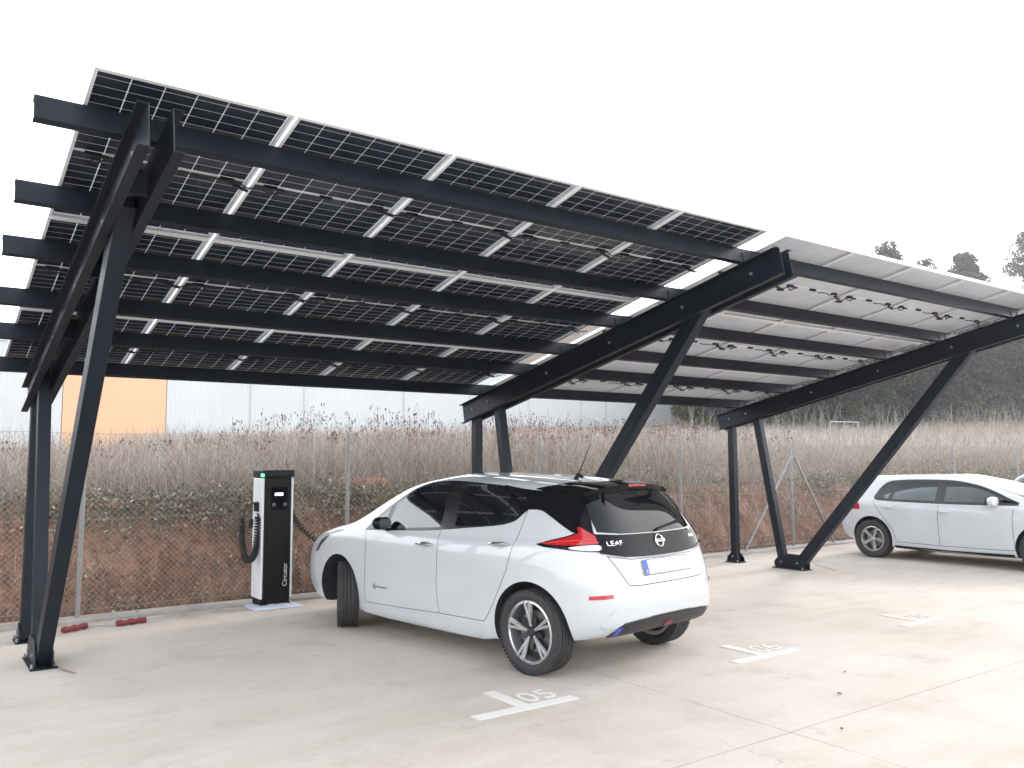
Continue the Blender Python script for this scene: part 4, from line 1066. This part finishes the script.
def conform_text(bv, body, size, dirn, at, m, parent, name, off=.004, sx=1., bold=0., flip=False):
    """lettering laid on the body; at = (u,v) of its centre in the plane seen along dirn"""
    u,v,d=DIRS[dirn]; cu=bpy.data.curves.new('tmp','FONT'); cu.body=body; cu.size=size; cu.align_x='CENTER'; cu.align_y='CENTER'; cu.offset=bold
    o=bpy.data.objects.new('tmp',cu); COL.objects.link(o); bpy.context.view_layer.update()
    me=bpy.data.meshes.new_from_object(o.evaluated_get(bpy.context.evaluated_depsgraph_get())); bpy.data.objects.remove(o)
    for w_ in me.vertices:
        q=u*(at[0]+w_.co.x*sx*(-1 if flip else 1))+v*(at[1]+w_.co.y)-d*6; h=bv.ray_cast(q,d)
        if h[0] is None: h=bv.find_nearest(q+d*6)
        n=h[1] if h[1].dot(d)<0 else -h[1]; w_.co=h[0]+n*off
    bm=bmesh.new(); bm.from_mesh(me); r=bmesh.ops.extrude_face_region(bm,geom=bm.faces[:]); 
    bmesh.ops.translate(bm,vec=d*.003,verts=[x for x in r['geom'] if isinstance(x,bmesh.types.BMVert)]); bmesh.ops.recalc_face_normals(bm,faces=bm.faces); bm.to_mesh(me); bm.free()
    return link_mesh(name,me,m,parent)
def surf(bv, dirn, u0, v0):
    u,v,d=DIRS[dirn]; h=bv.ray_cast(u*u0+v*v0-d*6,d)
    if h[0] is None: h=bv.find_nearest(u*u0+v*v0)
    return h[0], (h[1] if h[1].dot(d)<0 else -h[1])
def mirror_poly(P): return [(p[0],p[1]) for p in P]+[(-p[0],p[1]) for p in P[::-1] if abs(p[0])>1e-4]
def door_mirror(car, x, y, z, shell, m2, s=1.):
    for sg in (1,-1):
        root=None; n=14; V=[]; 
        m=MB(); prof=[(0,.02),(.012,.055),(.035,.080),(.07,.092),(.105,.082),(.125,.05),(.13,.01)]
        # rounded housing: rings along x (rear glass side to front)
        rings=[]
        for (dx,r) in prof:
            rings.append([Vector((x-.05+dx*s,sg*(y+.095*s+ r*1.22*s*math.copysign(abs(math.cos(a))**.75,math.cos(a))),z+.02+r*.80*s*math.copysign(abs(math.sin(a))**.75,math.sin(a)))) for a in [2*math.pi*k/28 for k in range(28)]])
        V=[p for r_q in rings for p in r_q]; F=[]
        for i in range(len(rings)-1):
            for k in range(28): F.append((i*28+k,i*28+(k+1)%28,(i+1)*28+(k+1)%28,(i+1)*28+k))
        F.append(tuple(range(28))); F.append(tuple(range((len(rings)-1)*28,len(rings)*28)))
        m.add(V,F); o=m.build('door_mirror',shell,car.root,smooth=True)
        m=MB(); m.bar((x+.03,sg*(y-.05),z-.055),(x+.03,sg*(y+.05),z-.03),.07,.03,side=(1,0,0)); m.build('mirror_foot',m2,o,bevel=.008)
        m=MB(); c=[Vector((x-.052-.001,sg*(y+.095*s+.078*s*math.copysign(abs(math.cos(a))**.6,math.cos(a))),z+.02+.05*s*math.copysign(abs(math.sin(a))**.6,math.sin(a)))) for a in [2*math.pi*k/24 for k in range(24)]]
        m.add(c+[p+Vector((.002,0,0)) for p in c],[tuple(range(24)),tuple(range(47,23,-1))]+[(k,(k+1)%24,24+(k+1)%24,24+k) for k in range(24)]); m.build('mirror_glass',mat_once('mirror_dark',(.16,.17,.18),.06,1.),o)
def door_handle(car, u, v, length, m, cup=None):
    for sg in (1,-1):
        p0,n0=surf(car.bv,'side',u,v); p1,n1=surf(car.bv,'side',u-length,v+.012)
        M_=lambda p: Vector((p.x,p.y*sg,p.z)); a=[]; 
        for i in range(9):
            t=i/8; p=p0.lerp(p1,t)+n0*(.012+.024*math.sin(math.pi*min(max(t,0.04),.96))**.5); a.append(M_(p))
        mb=MB(); mb.tube(a,[.008+.007*math.sin(math.pi*t/8) for t in range(9)],10); o=mb.build('door_handle',m,car.root,smooth=True)
        if cup:
            us,vs=uv_side(0,0)[0],0
            P=[(u-length*.55+ .062*math.cos(t),v+.004+.034*math.sin(t)) for t in [2*math.pi*k/20 for k in range(20)]]
            mb=conform(car.bv,P,'side',.0015,.004,.03,sg<0); mb.build('handle_cup',cup,o,smooth=True)
LEAF=[ # zr  zm   zf    xr    xf    hw   nr  nf  my
 (.335,.185,.21, -.52,3.50,.79, 4.6,3.6,4.5),
 (.345,.21,.22, -.63,3.58,.850,4.6,3.6,5.),
 (.39,.30,.28, -.685,3.64,.872,4.6,3.5,5.5),
 (.46,.40,.38, -.71,3.68,.884,4.6,3.5,6),
 (.57,.54,.52, -.72,3.70,.892,4.6,3.4,6),
 (.70,.70,.66, -.705,3.68,.893,4.7,3.4,6),
 (.82,.81,.785, -.67,3.60,.887,4.9,3.5,6),
 (.93,.90,.875, -.635,3.46,.876,5.1,3.6,6),
 (1.02,.965,.95,-.605,3.20,.856,5.3,4.0,6),
 (1.08,1.01,1.03,-.575,2.82,.825,5.4,5.0,6),
 (1.16,1.10,1.11,-.525,2.60,.790,5.4,5.5,6),
 (1.25,1.20,1.20,-.465,2.40,.752,5.4,5.5,6),
 (1.33,1.31,1.30,-.405,2.18,.705,5.4,5.,6),
 (1.385,1.40,1.385,-.365,1.98,.655,5.4,4.5,5.5),
 (1.42,1.46,1.44,-.345,1.78,.590,5.0,4,5),
 (1.44,1.50,1.475,-.32,1.56,.48,4.6,3.6,4.5),
 (1.455,1.525,1.50,-.23,1.32,.35,4.2,3.2,4),
 (1.475,1.54,1.52,.1,1.05,.16,3.5,3.0,3)]
LRZ=R(90+8.65)
lorg=Vector((4.02,5.33,0))+ .775*Vector((math.cos(R(8.65)),math.sin(R(8.65)),0))
leaf=Car('white_hatchback',lorg,LRZ,LEAF,1.25,paint_w,None,.323)
tag(leaf.root,'white electric hatchback with black roof end parked nose to the charging pillar','car')
leaf.cutbody([(0,.335,.375,.60,1.2),(0,.335,.375,-1.2,-.60),(2.70,.335,.385,.52,1.2),(2.70,.335,.385,-1.2,-.52)],[])
WR=.323
for x,y,st in ((0,.775,0),(0,-.775,0),(2.67,.765,R(-31)),(2.67,-.765,R(-31))): wheel(leaf.root,x,y,WR,.20,'leaf',st,spin=.3+x+y)
L=leaf
trimb=mat('window_trim',(.008,.008,.009),.22,coat=.3)
def SX(P): return [(uv_side(p[0],p[1])[0],uv_side(p[0],p[1])[1],*p[2:]) for p in P]
L.part('window_surround',smooth_poly(SX([(p[0]*1,*p[1:]) for p in [(2.275,.982,1),(2.171,1.086),(1.936,1.255),(1.72,1.373),(1.538,1.436),(1.36,1.459),(1.174,1.466),(.816,1.452),(.46,1.430),(.14,1.402,1),(.13,1.25,1),(.171,1.218),(.23,1.167),(.318,1.135),(.475,1.109),(.818,1.074),(1.113,1.044),(1.452,1.018)]])),'side',trimb,.003,.006,both=True)
def glass(name,P,m=side_glass,d='side',off=.0055,both=True,n=5): return L.part(name,smooth_poly(SX(P) if d=='side' else P,n),d,m,off,.004,both=both)
glass('side_window',[(1.915,1.012,1),(1.905,1.10),(1.88,1.245,1),(1.69,1.357),(1.50,1.420),(1.36,1.440),(1.19,1.446,1),(1.155,1.25),(1.150,1.062,1)])
glass('quarter_window',[(2.205,1.005,1),(2.10,1.10),(1.955,1.215,1),(1.965,1.12),(1.975,1.008,1)])
glass('side_window',[(.955,1.085,1),(.965,1.25),(.985,1.440,1),(.79,1.436),(.56,1.424),(.385,1.405,1),(.36,1.28),(.355,1.150,1),(.52,1.118),(.74,1.097)])
glass('quarter_window',[(.325,1.158,1),(.335,1.385,1),(.25,1.375),(.165,1.31),(.185,1.235),(.25,1.185)])
# black rear pillar between the side windows and the tailgate
L.part('rear_pillar',smooth_poly([(.735,1.196,1),(.662,1.236),(.615,1.252),(.515,1.252),(.444,1.21),(.359,1.145),(.283,1.096,1),(.19,1.092),(.125,1.085,1),(.15,1.25),(.175,1.36),(.26,1.435),(.300,1.450,1),(.40,1.420),(.49,1.401,1),(.621,1.411),(.80,1.44,1),(.76,1.31)],4),'diag',black_gl,.0040,.006,both=True)
# tailgate
gp=mirror_poly([(0,.905),(.25,.909),(.45,.92),(.645,.953),(.652,1.0),(.630,1.085),(.45,1.074),(0,1.066)])
L.part('tailgate_panel',gp,'rear',black_gl,.0065,.006)
rw=[(0,1.074),(.42,1.082),(.615,1.100),(.60,1.20),(.565,1.32),(.52,1.375),(.40,1.392),(0,1.408)]
L.part('rear_window',mirror_poly(rw),'rear',glass_dark,.0060,.004)
ed=[(.655,.956),(.645,.953),(.45,.92),(.25,.909),(0,.905),(-.25,.909),(-.45,.92),(-.645,.953),(-.655,.956)]
L.part('tailgate_trim',strip(ed,.016),'rear',black_gl,.016,.014)
L.part('roof_end',smooth_poly([(.15,.615,1),(.04,.55),(-.02,.46),(-.05,.25),(-.05,-.25),(-.02,-.46),(.04,-.55),(.15,-.615,1),(-.05,-.615),(-.22,-.55,1),(-.26,0),(-.22,.55,1),(-.05,.615)],3),'top',black_gl,.004,.006)
# spoiler lip over the rear window
m=MB(); rows=[]
for i in range(33):
    y=-.545+1.09*i/32; k=abs(y)/.545
    h=L.bv.ray_cast(Vector((-.10-.02*k+ .10*k**3,y,3)),Vector((0,0,-1))); z0=h[0].z+.004 if h[0] else 1.40
    xt=-.405+.09*k**2.5; zt=1.455-.060*k**2.2
    h2=L.bv.ray_cast(Vector((-.27+.08*k**3,y,3)),Vector((0,0,-1))); zb=(h2[0].z if h2[0] else 1.36)-.02
    x0=-.10-.02*k+.10*k**3
    rows.append([(x0,y,z0),((x0+xt)/2,y,(z0+zt)/2+.012),(xt,y,zt),(xt+.006,y,zt-.030),(xt+.03,y,zt-.045),(-.27+.08*k**3,y,min(zb,zt-.03))])
V=[p for r_q in rows for p in r_q]; k6=6; F=[]
for i in range(32):
    for j in range(6): F.append((i*6+j,i*6+(j+1)%6,(i+1)*6+(j+1)%6,(i+1)*6+j))
F+= [tuple(range(6)),tuple(range(32*6,33*6))]
m.add(V,F); sp=m.build('rear_spoiler',black_gl,L.root,smooth=True)
m=MB(); 
for i in range(9): pass
pts=[(-.407+.09*(abs(y)/.545)**2.5,y,1.442-.060*(abs(y)/.545)**2.2) for y in [-.11+.22*i/10 for i in range(11)]]
m.tube(pts,.010,6); m.build('brake_light',red_lens,sp,smooth=True)
m=MB(); h=L.bv.ray_cast(Vector((.24,0,3)),Vector((0,0,-1))); b0=h[0]
m.tube([b0+Vector((.03,0,-.01)),b0+Vector((-.01,0,.03)),b0+Vector((-.06,0,.012))],[.018,.020,.012],10); m.tube([b0+Vector((-.01,0,.03)),b0+Vector((-.08,0,.16)),b0+Vector((-.16,0,.31))],[.006,.004,.0025],6)
m.build('roof_antenna',black_pl,L.root,smooth=True)
# rear lamps
T=L.part('tail_lamp',smooth_poly([(.555,.997,1),(.451,1.030),(.31,1.071),(.245,1.10,1),(.255,1.136,1),(.22,1.142),(.152,1.101),(.107,1.076),(.092,1.032),(.083,.957,1),(.212,.963),(.315,.968),(.401,.975),(.505,.982)],4),'diag',black_gl,.0095,.010,both=True)
for P,mm,nm,of in (([(.52,1.003),(.451,1.021),(.311,1.060),(.238,1.092),(.247,1.124),(.22,1.131),(.158,1.092),(.118,1.068),(.106,1.035),(.098,1.018),(.20,1.008),(.32,1.000),(.42,.998)],red_lens,'red_lens',.0125),([(.300,.990),(.102,1.008),(.094,.966),(.285,.972)],clear_lens,'clear_lens',.0125),([(.50,.993),(.40,.989),(.32,.990),(.315,.979),(.40,.984)],black_pl,'lamp_base',.0115)):
    for mr in (False,True):
        o=conform(L.bv,smooth_poly(P,3),'diag',of,.006,.03,mr).build(nm,mm,[c for c in L.root.children if c.name.startswith('tail_lamp')][1 if mr else 0],smooth=True)
# thin light-guide lines in the red lens
for mr in (False,True):
    o=conform(L.bv,strip([(.46,1.012),(.32,1.030),(.20,1.040),(.115,1.045)],.006),'diag',.0145,.003,.03,mr).build('light_guide',mat_once('lens_line',(.65,.05,.05),.2),[c for c in L.root.children if c.name.startswith('tail_lamp')][1 if mr else 0],smooth=True)
# lower bumper
L.part('diffuser',smooth_poly(mirror_poly([(0,.352),(.30,.350),(.50,.345),(.615,.338),(.585,.385),(.535,.432),(.40,.446),(.25,.450),(0,.452)]),2),'rear',mat_once('bumper_black',(.016,.016,.017),.45),.012,.014)
L.part('diffuser_lip',strip([(.55,.442),(.40,.457),(.25,.461),(0,.463),(-.25,.461),(-.40,.457),(-.55,.442)],.010),'rear',mat_once('bumper_grey',(.09,.09,.095),.4),.016,.012)
for s_ in (1,-1):
    L.part('blue_trim',[(s_*.598,.346),(s_*.583,.404),(s_*.560,.418),(s_*.545,.412),(s_*.560,.352)][::s_],'rear',blue_trim,.015,.006)
    L.part('reflector',[(s_*.755,.642),(s_*.632,.655),(s_*.628,.627),(s_*.757,.614)][::s_],'rear',red_lens,.006,.006)
L.part('fog_lamp',[(.05,.365),(.045,.405),(-.045,.405),(-.05,.365)],'rear',mat_once('dark_red_lens',(.12,.005,.008),.15),.018,.008)
pl_=L.part('number_plate',[(.285,.766),(.285,.870),(-.325,.870),(-.325,.766)],'rear',plate_m,.016,.010,grid=.06)
pe=[(.288,.763),(.288,.873),(-.328,.873),(-.328,.763),(.288,.763)]
L.part('plate_border',strip(pe,.006),'rear',mat_once('border_grey',(.14,.14,.14),.5),.0172,.004,parent=pl_)
L.part('plate_band',[(.285,.766),(.285,.870),(.235,.870),(.235,.766)],'rear',plate_blue,.0175,.004,parent=pl_)
conform_text(L.bv,'E',.035,'rear',(.26,.785),mat_once('plate_letter',(.7,.7,.7),.5),pl_,'plate_letter',.0195,flip=True)
scr_=random.Random(4)
for i,(y,z) in enumerate([(.18,.776),(.13,.772),(.06,.778),(.0,.771),(-.10,.777),(-.17,.772),(.16,.862),(-.20,.864),(-.27,.860)]):
    L.part('plate_mark',strip([(y,z),(y-.02,z+scr_.uniform(-.005,.005))],.004),'rear',mat_once('plate_ink',(.08,.08,.08),.5),.0178,.002,parent=pl_)
L.part('bumper_skirt',mirror_poly([(0,.462),(.30,.460),(.50,.452),(.575,.43),(.64,.40),(.70,.43),(.64,.530),(.50,.552),(.30,.560),(0,.563)]),'rear',paint_w,.016,.018)
# tailgate gap line, then a grey strip painting recess shade under the black trim
L.part('tailgate_gap_shade',strip([(.614,.930),(.557,.833),(.490,.722),(.470,.706),(.337,.699),(0,.697),(-.337,.699),(-.470,.706),(-.490,.722),(-.557,.833),(-.614,.930)],.007),'rear',seam_m,.0008,.004)
L.part('tailgate_gap_shade',strip([(.61,.925),(.40,.893),(0,.885),(-.40,.893),(-.61,.925)],.010),'rear',mat_once('shade_grey',(.20,.20,.21),.6),.0008,.004)
# lettering and emblem
conform_text(L.bv,'LEAF',.052,'rear',(.522,1.014),chrome,L.root,'lettering',.010,sx=-1.35,bold=.0004)
conform_text(L.bv,'ZERO',.026,'rear',(-.46,1.018),chrome,L.root,'lettering',.010,sx=-1.1)
for q in (.515,.49,.465): L.part('badge',strip([(q,.824),(q-.016,.824)],.014),'rear',chrome,.003,.004)
p,n=surf(L.bv,'rear',0,1.005); a=Vector((0,0,1)); tz=(a-n*a.dot(n)).normalized(); ty=tz.cross(n)
m=MB(); c0=p+n*.012
ring=[c0+ty*(.048*math.cos(t))+tz*(.048*math.sin(t)) for t in [2*math.pi*k/40 for k in range(41)]]; m.tube(ring,.0075,8)
em=m.build('emblem',chrome,L.root,smooth=True)
m=MB(); m.prism([(-.062,-.011),(.062,-.011),(.062,.011),(-.062,.011)],c0,ty,tz,n,-.004,.010); bar=m.build('emblem_bar',chrome,em,bevel=.002)
cu=text_polys('NISSAN',.018,extrude=.0006); Rm=Matrix((( ty.x,tz.x,n.x),(ty.y,tz.y,n.y),(ty.z,tz.z,n.z))).to_4x4()
cu.transform(Matrix.Translation(c0+n*.0112)@Rm); link_mesh('emblem_letters',cu,black_pl,em)
# wiper
m=MB(); wp=[surf(L.bv,'rear',0-.01,1.085)[0],surf(L.bv,'rear',-.20,1.115)[0],surf(L.bv,'rear',-.40,1.135)[0]]; nn=surf(L.bv,'rear',-.2,1.11)[1]
m.tube([q+nn*.022 for q in wp],[.012,.008,.005],6); m.tube([q+nn*.012 for q in (surf(L.bv,'rear',-.10,1.10)[0],surf(L.bv,'rear',-.42,1.15)[0])],.006,5); m.build('rear_wiper',black_pl,L.root,smooth=True)
# doors: gaps, handles, sill
for P in ([(2.249,.985),(2.205,.85),(2.193,.654),(2.20,.45),(2.204,.31)],[(1.135,1.030),(1.105,.90),(1.096,.747),(1.100,.559),(1.077,.345)],[(.135,1.245),(.165,1.04),(.233,.769),(.373,.509),(.46,.385),(.50,.345)],[(2.204,.305),(1.645,.318),(1.099,.338),(.50,.346)]):
    L.part('panel_gap',strip(SX(P),.0048),'side',seam_m,.0008,.003,both=True)
L.part('sill',smooth_poly(SX([(2.235,.290,1),(1.6,.300),(1.1,.318),(.62,.328,1),(.50,.330),(.43,.30),(.405,.225,1),(.60,.205),(1.2,.198),(2.23,.212,1)]),4),'side',paint_w,.020,.03,both=True)
door_handle(L,uv_side(1.39,0)[0],.905,-.22 if uv_side(1,0)[0]<0 else .22,chrome,mat_once('cup_grey',(.45,.46,.47),.35))
door_handle(L,uv_side(.44,0)[0],.965,-.22 if uv_side(1,0)[0]<0 else .22,chrome,mat_once('cup_grey',(.45,.46,.47),.35))
door_mirror(L,1.87,.84,1.05,black_gl,black_pl,.85)
# arrow badge on the front door
L.part('badge',strip(SX([(2.01,.470),(1.83,.472)]),.014),'side',mat_once('badge_grey',(.35,.37,.39),.3,.8),.003,.004,both=True)
L.part('badge',SX([(2.075,.468),(2.02,.500),(2.02,.438)]) ,'side',mat_once('badge_grey',(.35,.37,.39),.3,.8),.003,.004,both=True)
# headlamps and windscreen
for mr in (False,True):
    conform(L.bv,smooth_poly([(1.68,.71),(1.63,.80),(1.56,.855),(1.49,.885),(1.53,.83),(1.585,.78),(1.63,.72)],3),'fdiag',.006,.008,.03,mr).build('headlight',mat_once('headlamp_glass',(.05,.055,.06),.08),L.root,smooth=True)
L.part('windscreen',[(.66,1.06),(.55,1.40),(.30,1.455),(-.30,1.455),(-.55,1.40),(-.66,1.06),(0,1.06)],'front',glass_dark,.005,.004)
L.part('charge_flap',[(.20,.78),(.20,.92),(-.20,.92),(-.20,.78)],'front',black_gl,.006,.008)
GOLF=[(.31,.175,.20,-.58,3.28,.78,4.6,4,5),(.33,.20,.22,-.68,3.36,.85,4.6,4,5),(.44,.40,.38,-.745,3.44,.885,4.6,3.8,6),(.56,.54,.50,-.765,3.47,.893,4.6,3.6,6),
 (.70,.70,.62,-.755,3.45,.897,4.7,3.6,6),(.82,.82,.72,-.735,3.37,.893,4.8,3.6,6),(.92,.90,.81,-.71,3.20,.882,5,3.7,6),(.975,.945,.89,-.695,2.92,.864,5,4,6),
 (1.01,.975,.96,-.675,2.50,.838,5,5,6),(1.10,1.08,1.06,-.63,2.28,.795,5,5.5,6),(1.20,1.18,1.16,-.575,2.02,.748,5,5.5,6),(1.29,1.28,1.26,-.515,1.74,.695,5,5,6),
 (1.35,1.355,1.33,-.465,1.50,.635,5,4.5,5.5),(1.385,1.405,1.375,-.425,1.28,.55,4.8,4,5),(1.41,1.435,1.405,-.34,1.10,.40,4.4,3.4,4),(1.425,1.45,1.425,0,.9,.18,3.6,3,3)]
GOLF=[tuple([*(z if z<.95 else .95+(z-.95)*.90 for z in r[:3]),r[3]+(.05 if i>7 else 0),r[4]+(.20 if i>8 else 0)]+list(r[5:])) for i,r in enumerate(GOLF)]
GCAB=[(.50,.50,.50,-.50,2.30,.80,5,5,6)]+[tuple([r[0]-.03,r[1]-.03,r[2]-.03,r[3]+.07,r[4]-.07,r[5]-.045]+list(r[6:])) for r in GOLF[5:-1] if r[1]>.86]
_t=lambda P,dx=.235:[(p[0]+dx,p[1] if p[1]<.95 else .95+(p[1]-.95)*.90,*p[2:]) for p in P]
GD={'f':_t([(2.02,.985,1),(1.80,1.10),(1.50,1.225),(1.20,1.295),(.98,1.318,1),(.985,.968,1)]),'r':_t([(.865,.968,1),(.87,1.322,1),(.50,1.322),(.20,1.305,1),(.10,.985,1)]),'q':_t([(.065,.99,1),(.165,1.302,1),(.02,1.275),(-.08,1.18),(-.16,1.03),(-.10,.995,1)])}
def hatch(name,org,rz,label,paint,cab,style='golf'):
    c=Car(name,org,rz,GOLF,1.2,paint,None,.316); tag(c.root,label,'car')
    wins=[]
    if cab:
        for k in GD:
            P=smooth_poly(SX(GD[k]),4); wins.append((P,'side',-3,3))
        wins.append(([(.56,1.06),(.50,1.25),(-.50,1.25),(-.56,1.06)],'rear',-1.5,.35))
        wins.append(([(.66,1.03),(.56,1.25),(-.56,1.25),(-.66,1.03)],'front',-3.2,-1.3))
    c.cutbody([(0,.33,.365,.60,1.2),(0,.33,.365,-1.2,-.60),(2.637,.33,.365,.55,1.2),(2.637,.33,.365,-1.2,-.55)],wins,GCAB if cab else None)
    for x,y in ((0,.775),(0,-.775),(2.637,.78),(2.637,-.78)): wheel(c.root,x,y,.316,.20,style,0,spin=.5+x)
    g=clear_glass if cab else glass_dark
    for k,nm in (('f','side_window'),('r','side_window'),('q','quarter_window')):
        P=GD[k]; cx=sum(p[0] for p in P)/len(P); cz=sum(p[1] for p in P)/len(P)
        P2=smooth_poly(SX([(cx+(p[0]-cx)*1.012,cz+(p[1]-cz)*1.02,*p[2:]) for p in P]),4); c.part(nm,P2,'side',g,.001,.004,both=True)
    c.part('rear_window',[(.57,1.05),(.51,1.26),(-.51,1.26),(-.57,1.05)],'rear',g,.002,.004)
    c.part('windscreen',[(.70,1.01),(.58,1.27),(-.58,1.27),(-.70,1.01)],'front',g,.002,.004)
    # black frames round the windows: strips and pillars
    out=SX(_t([(2.07,.976,1),(1.815,1.11),(1.515,1.236),(1.20,1.308),(.93,1.332),(.50,1.333),(.18,1.317),(.01,1.285),(-.095,1.185),(-.18,1.022,1),(-.10,.986),(.5,.968),(1.2,.962)]))
    pts=smooth_poly(out,5); c.part('window_trim',strip(pts+[pts[0]],.040),'side',trimb,.004,.006,both=True)
    c.part('window_pillar',SX(_t([(.995,.965),(.99,1.325),(.86,1.328),(.855,.965)])),'side',trimb,.005,.006,both=True)
    c.part('window_pillar',SX(_t([(.11,.98),(.215,1.312),(.155,1.305),(.052,.985)])),'side',trimb,.005,.006,both=True)
    for P in ([(2.27,.90),(2.255,.75),(2.26,.50),(2.27,.30)],[(1.165,.955),(1.15,.75),(1.155,.50),(1.16,.30)],[(.02,.97),(.10,.85),(.22,.70),(.38,.50),(.44,.30)],[(2.27,.295),(1.3,.285),(.44,.295)]):
        c.part('panel_gap',strip(SX(P),.007),'side',seam_m,.0008,.003,both=True)
    c.part('sill_trim',strip(SX([(2.25,.215),(1.3,.200),(.40,.215)]),.045),'side',black_pl,.006,.012,both=True)
    door_handle(c,uv_side(1.34,0)[0],.815,-.20 if uv_side(1,0)[0]<0 else .20,paint); door_handle(c,uv_side(.40,0)[0],.85,-.20 if uv_side(1,0)[0]<0 else .20,paint)
    door_mirror(c,1.98,.80,.985,paint,black_pl,1.05)
    c.part('tail_lamp',smooth_poly([(.47,.80,1),(.45,.89),(.38,.945,1),(.12,.94,1),(.06,.82,1),(.20,.80)],3),'diag',red_lens,.006,.008,both=True)
    c.part('headlight',smooth_poly([(1.62,.66),(1.58,.74),(1.42,.80),(1.20,.77),(1.22,.68),(1.45,.65)],3),'fdiag',mat_once('headlamp_glass',(.05,.055,.06),.08),.006,.008,both=True)
    c.part('rear_bumper_strip',strip([(.60,.36),(.3,.345),(0,.34),(-.3,.345),(-.60,.36)],.06),'rear',black_pl,.006,.01)
    c.part('number_plate',[(.26,.60),(.26,.71),(-.26,.71),(-.26,.60)],'rear',plate_m,.010,.008,grid=.08)
    if cab:
        sx=seat_m
        for px,py in ((1.30,.36),(1.30,-.36),(.32,.40),(.32,-.40)):
            st=empty('seat'); st.parent=c.root
            m=MB(); m.box((px-.25,py-.24,.42),(px+.25,py+.24,.58)); m.build('cushion',sx,st,bevel=.05,smooth=True)
            m=MB(); Mx=Matrix.Translation((px-.25,py,.56))@Matrix.Rotation(R(-18),4,'Y'); m.box((-.06,-.23,0),(.06,.23,.56),M=Mx); m.build('backrest',sx,st,bevel=.05,smooth=True)
            m=MB(); Mx=Matrix.Translation((px-.43,py,1.06))@Matrix.Rotation(R(-8),4,'Y'); m.box((-.045,-.13,.0),(.045,.13,.19),M=Mx); m.build('headrest',sx,st,bevel=.04,smooth=True)
        m=MB(); m.box((1.62,-.72,.62),(2.0,.72,.93)); m.build('dashboard',interior,c.root,bevel=.05,smooth=True)
        m=MB(); m.tube([Vector((1.50-.06*math.sin(t),.36+.18*math.cos(t),.92+.17*math.sin(t))) for t in [2*math.pi*k/30 for k in range(31)]],.014,8); m.bar((1.50,.36,.92),(1.68,.36,.86),.05,.05); m.build('steering_wheel',black_pl,c.root,smooth=True)
    return c
golf=hatch('white_hatchback',(14.12,8.13,0),R(-90),'white compact hatchback with clear windows parked at the right edge of the lot',paint_g,True)
dark=hatch('dark_hatchback',(17.9,7.2,0),R(-90),'dark green hatchback half hidden behind the white compact hatchback',mat('dark_green_paint',(.012,.03,.022),.25,coat=1.),False)
# ------------------------------------------------------------------ hazy air
hz=bpy.data.materials.new('haze'); hz.use_nodes=True; ht=hz.node_tree
ht.nodes.remove(ht.nodes['Principled BSDF']); pv=ht.nodes.new('ShaderNodeVolumePrincipled'); pv.inputs['Color'].default_value=(.93,.95,1,1); pv.inputs['Density'].default_value=.0007; pv.inputs['Anisotropy'].default_value=.3
ht.links.new(pv.outputs[0],ht.nodes['Material Output'].inputs['Volume'])
MB().box((-950,-950,-2.5),(950,950,62)).build('haze',hz); tag(bpy.data.objects['haze'],'thin pale haze over the whole site','haze',kind='stuff')
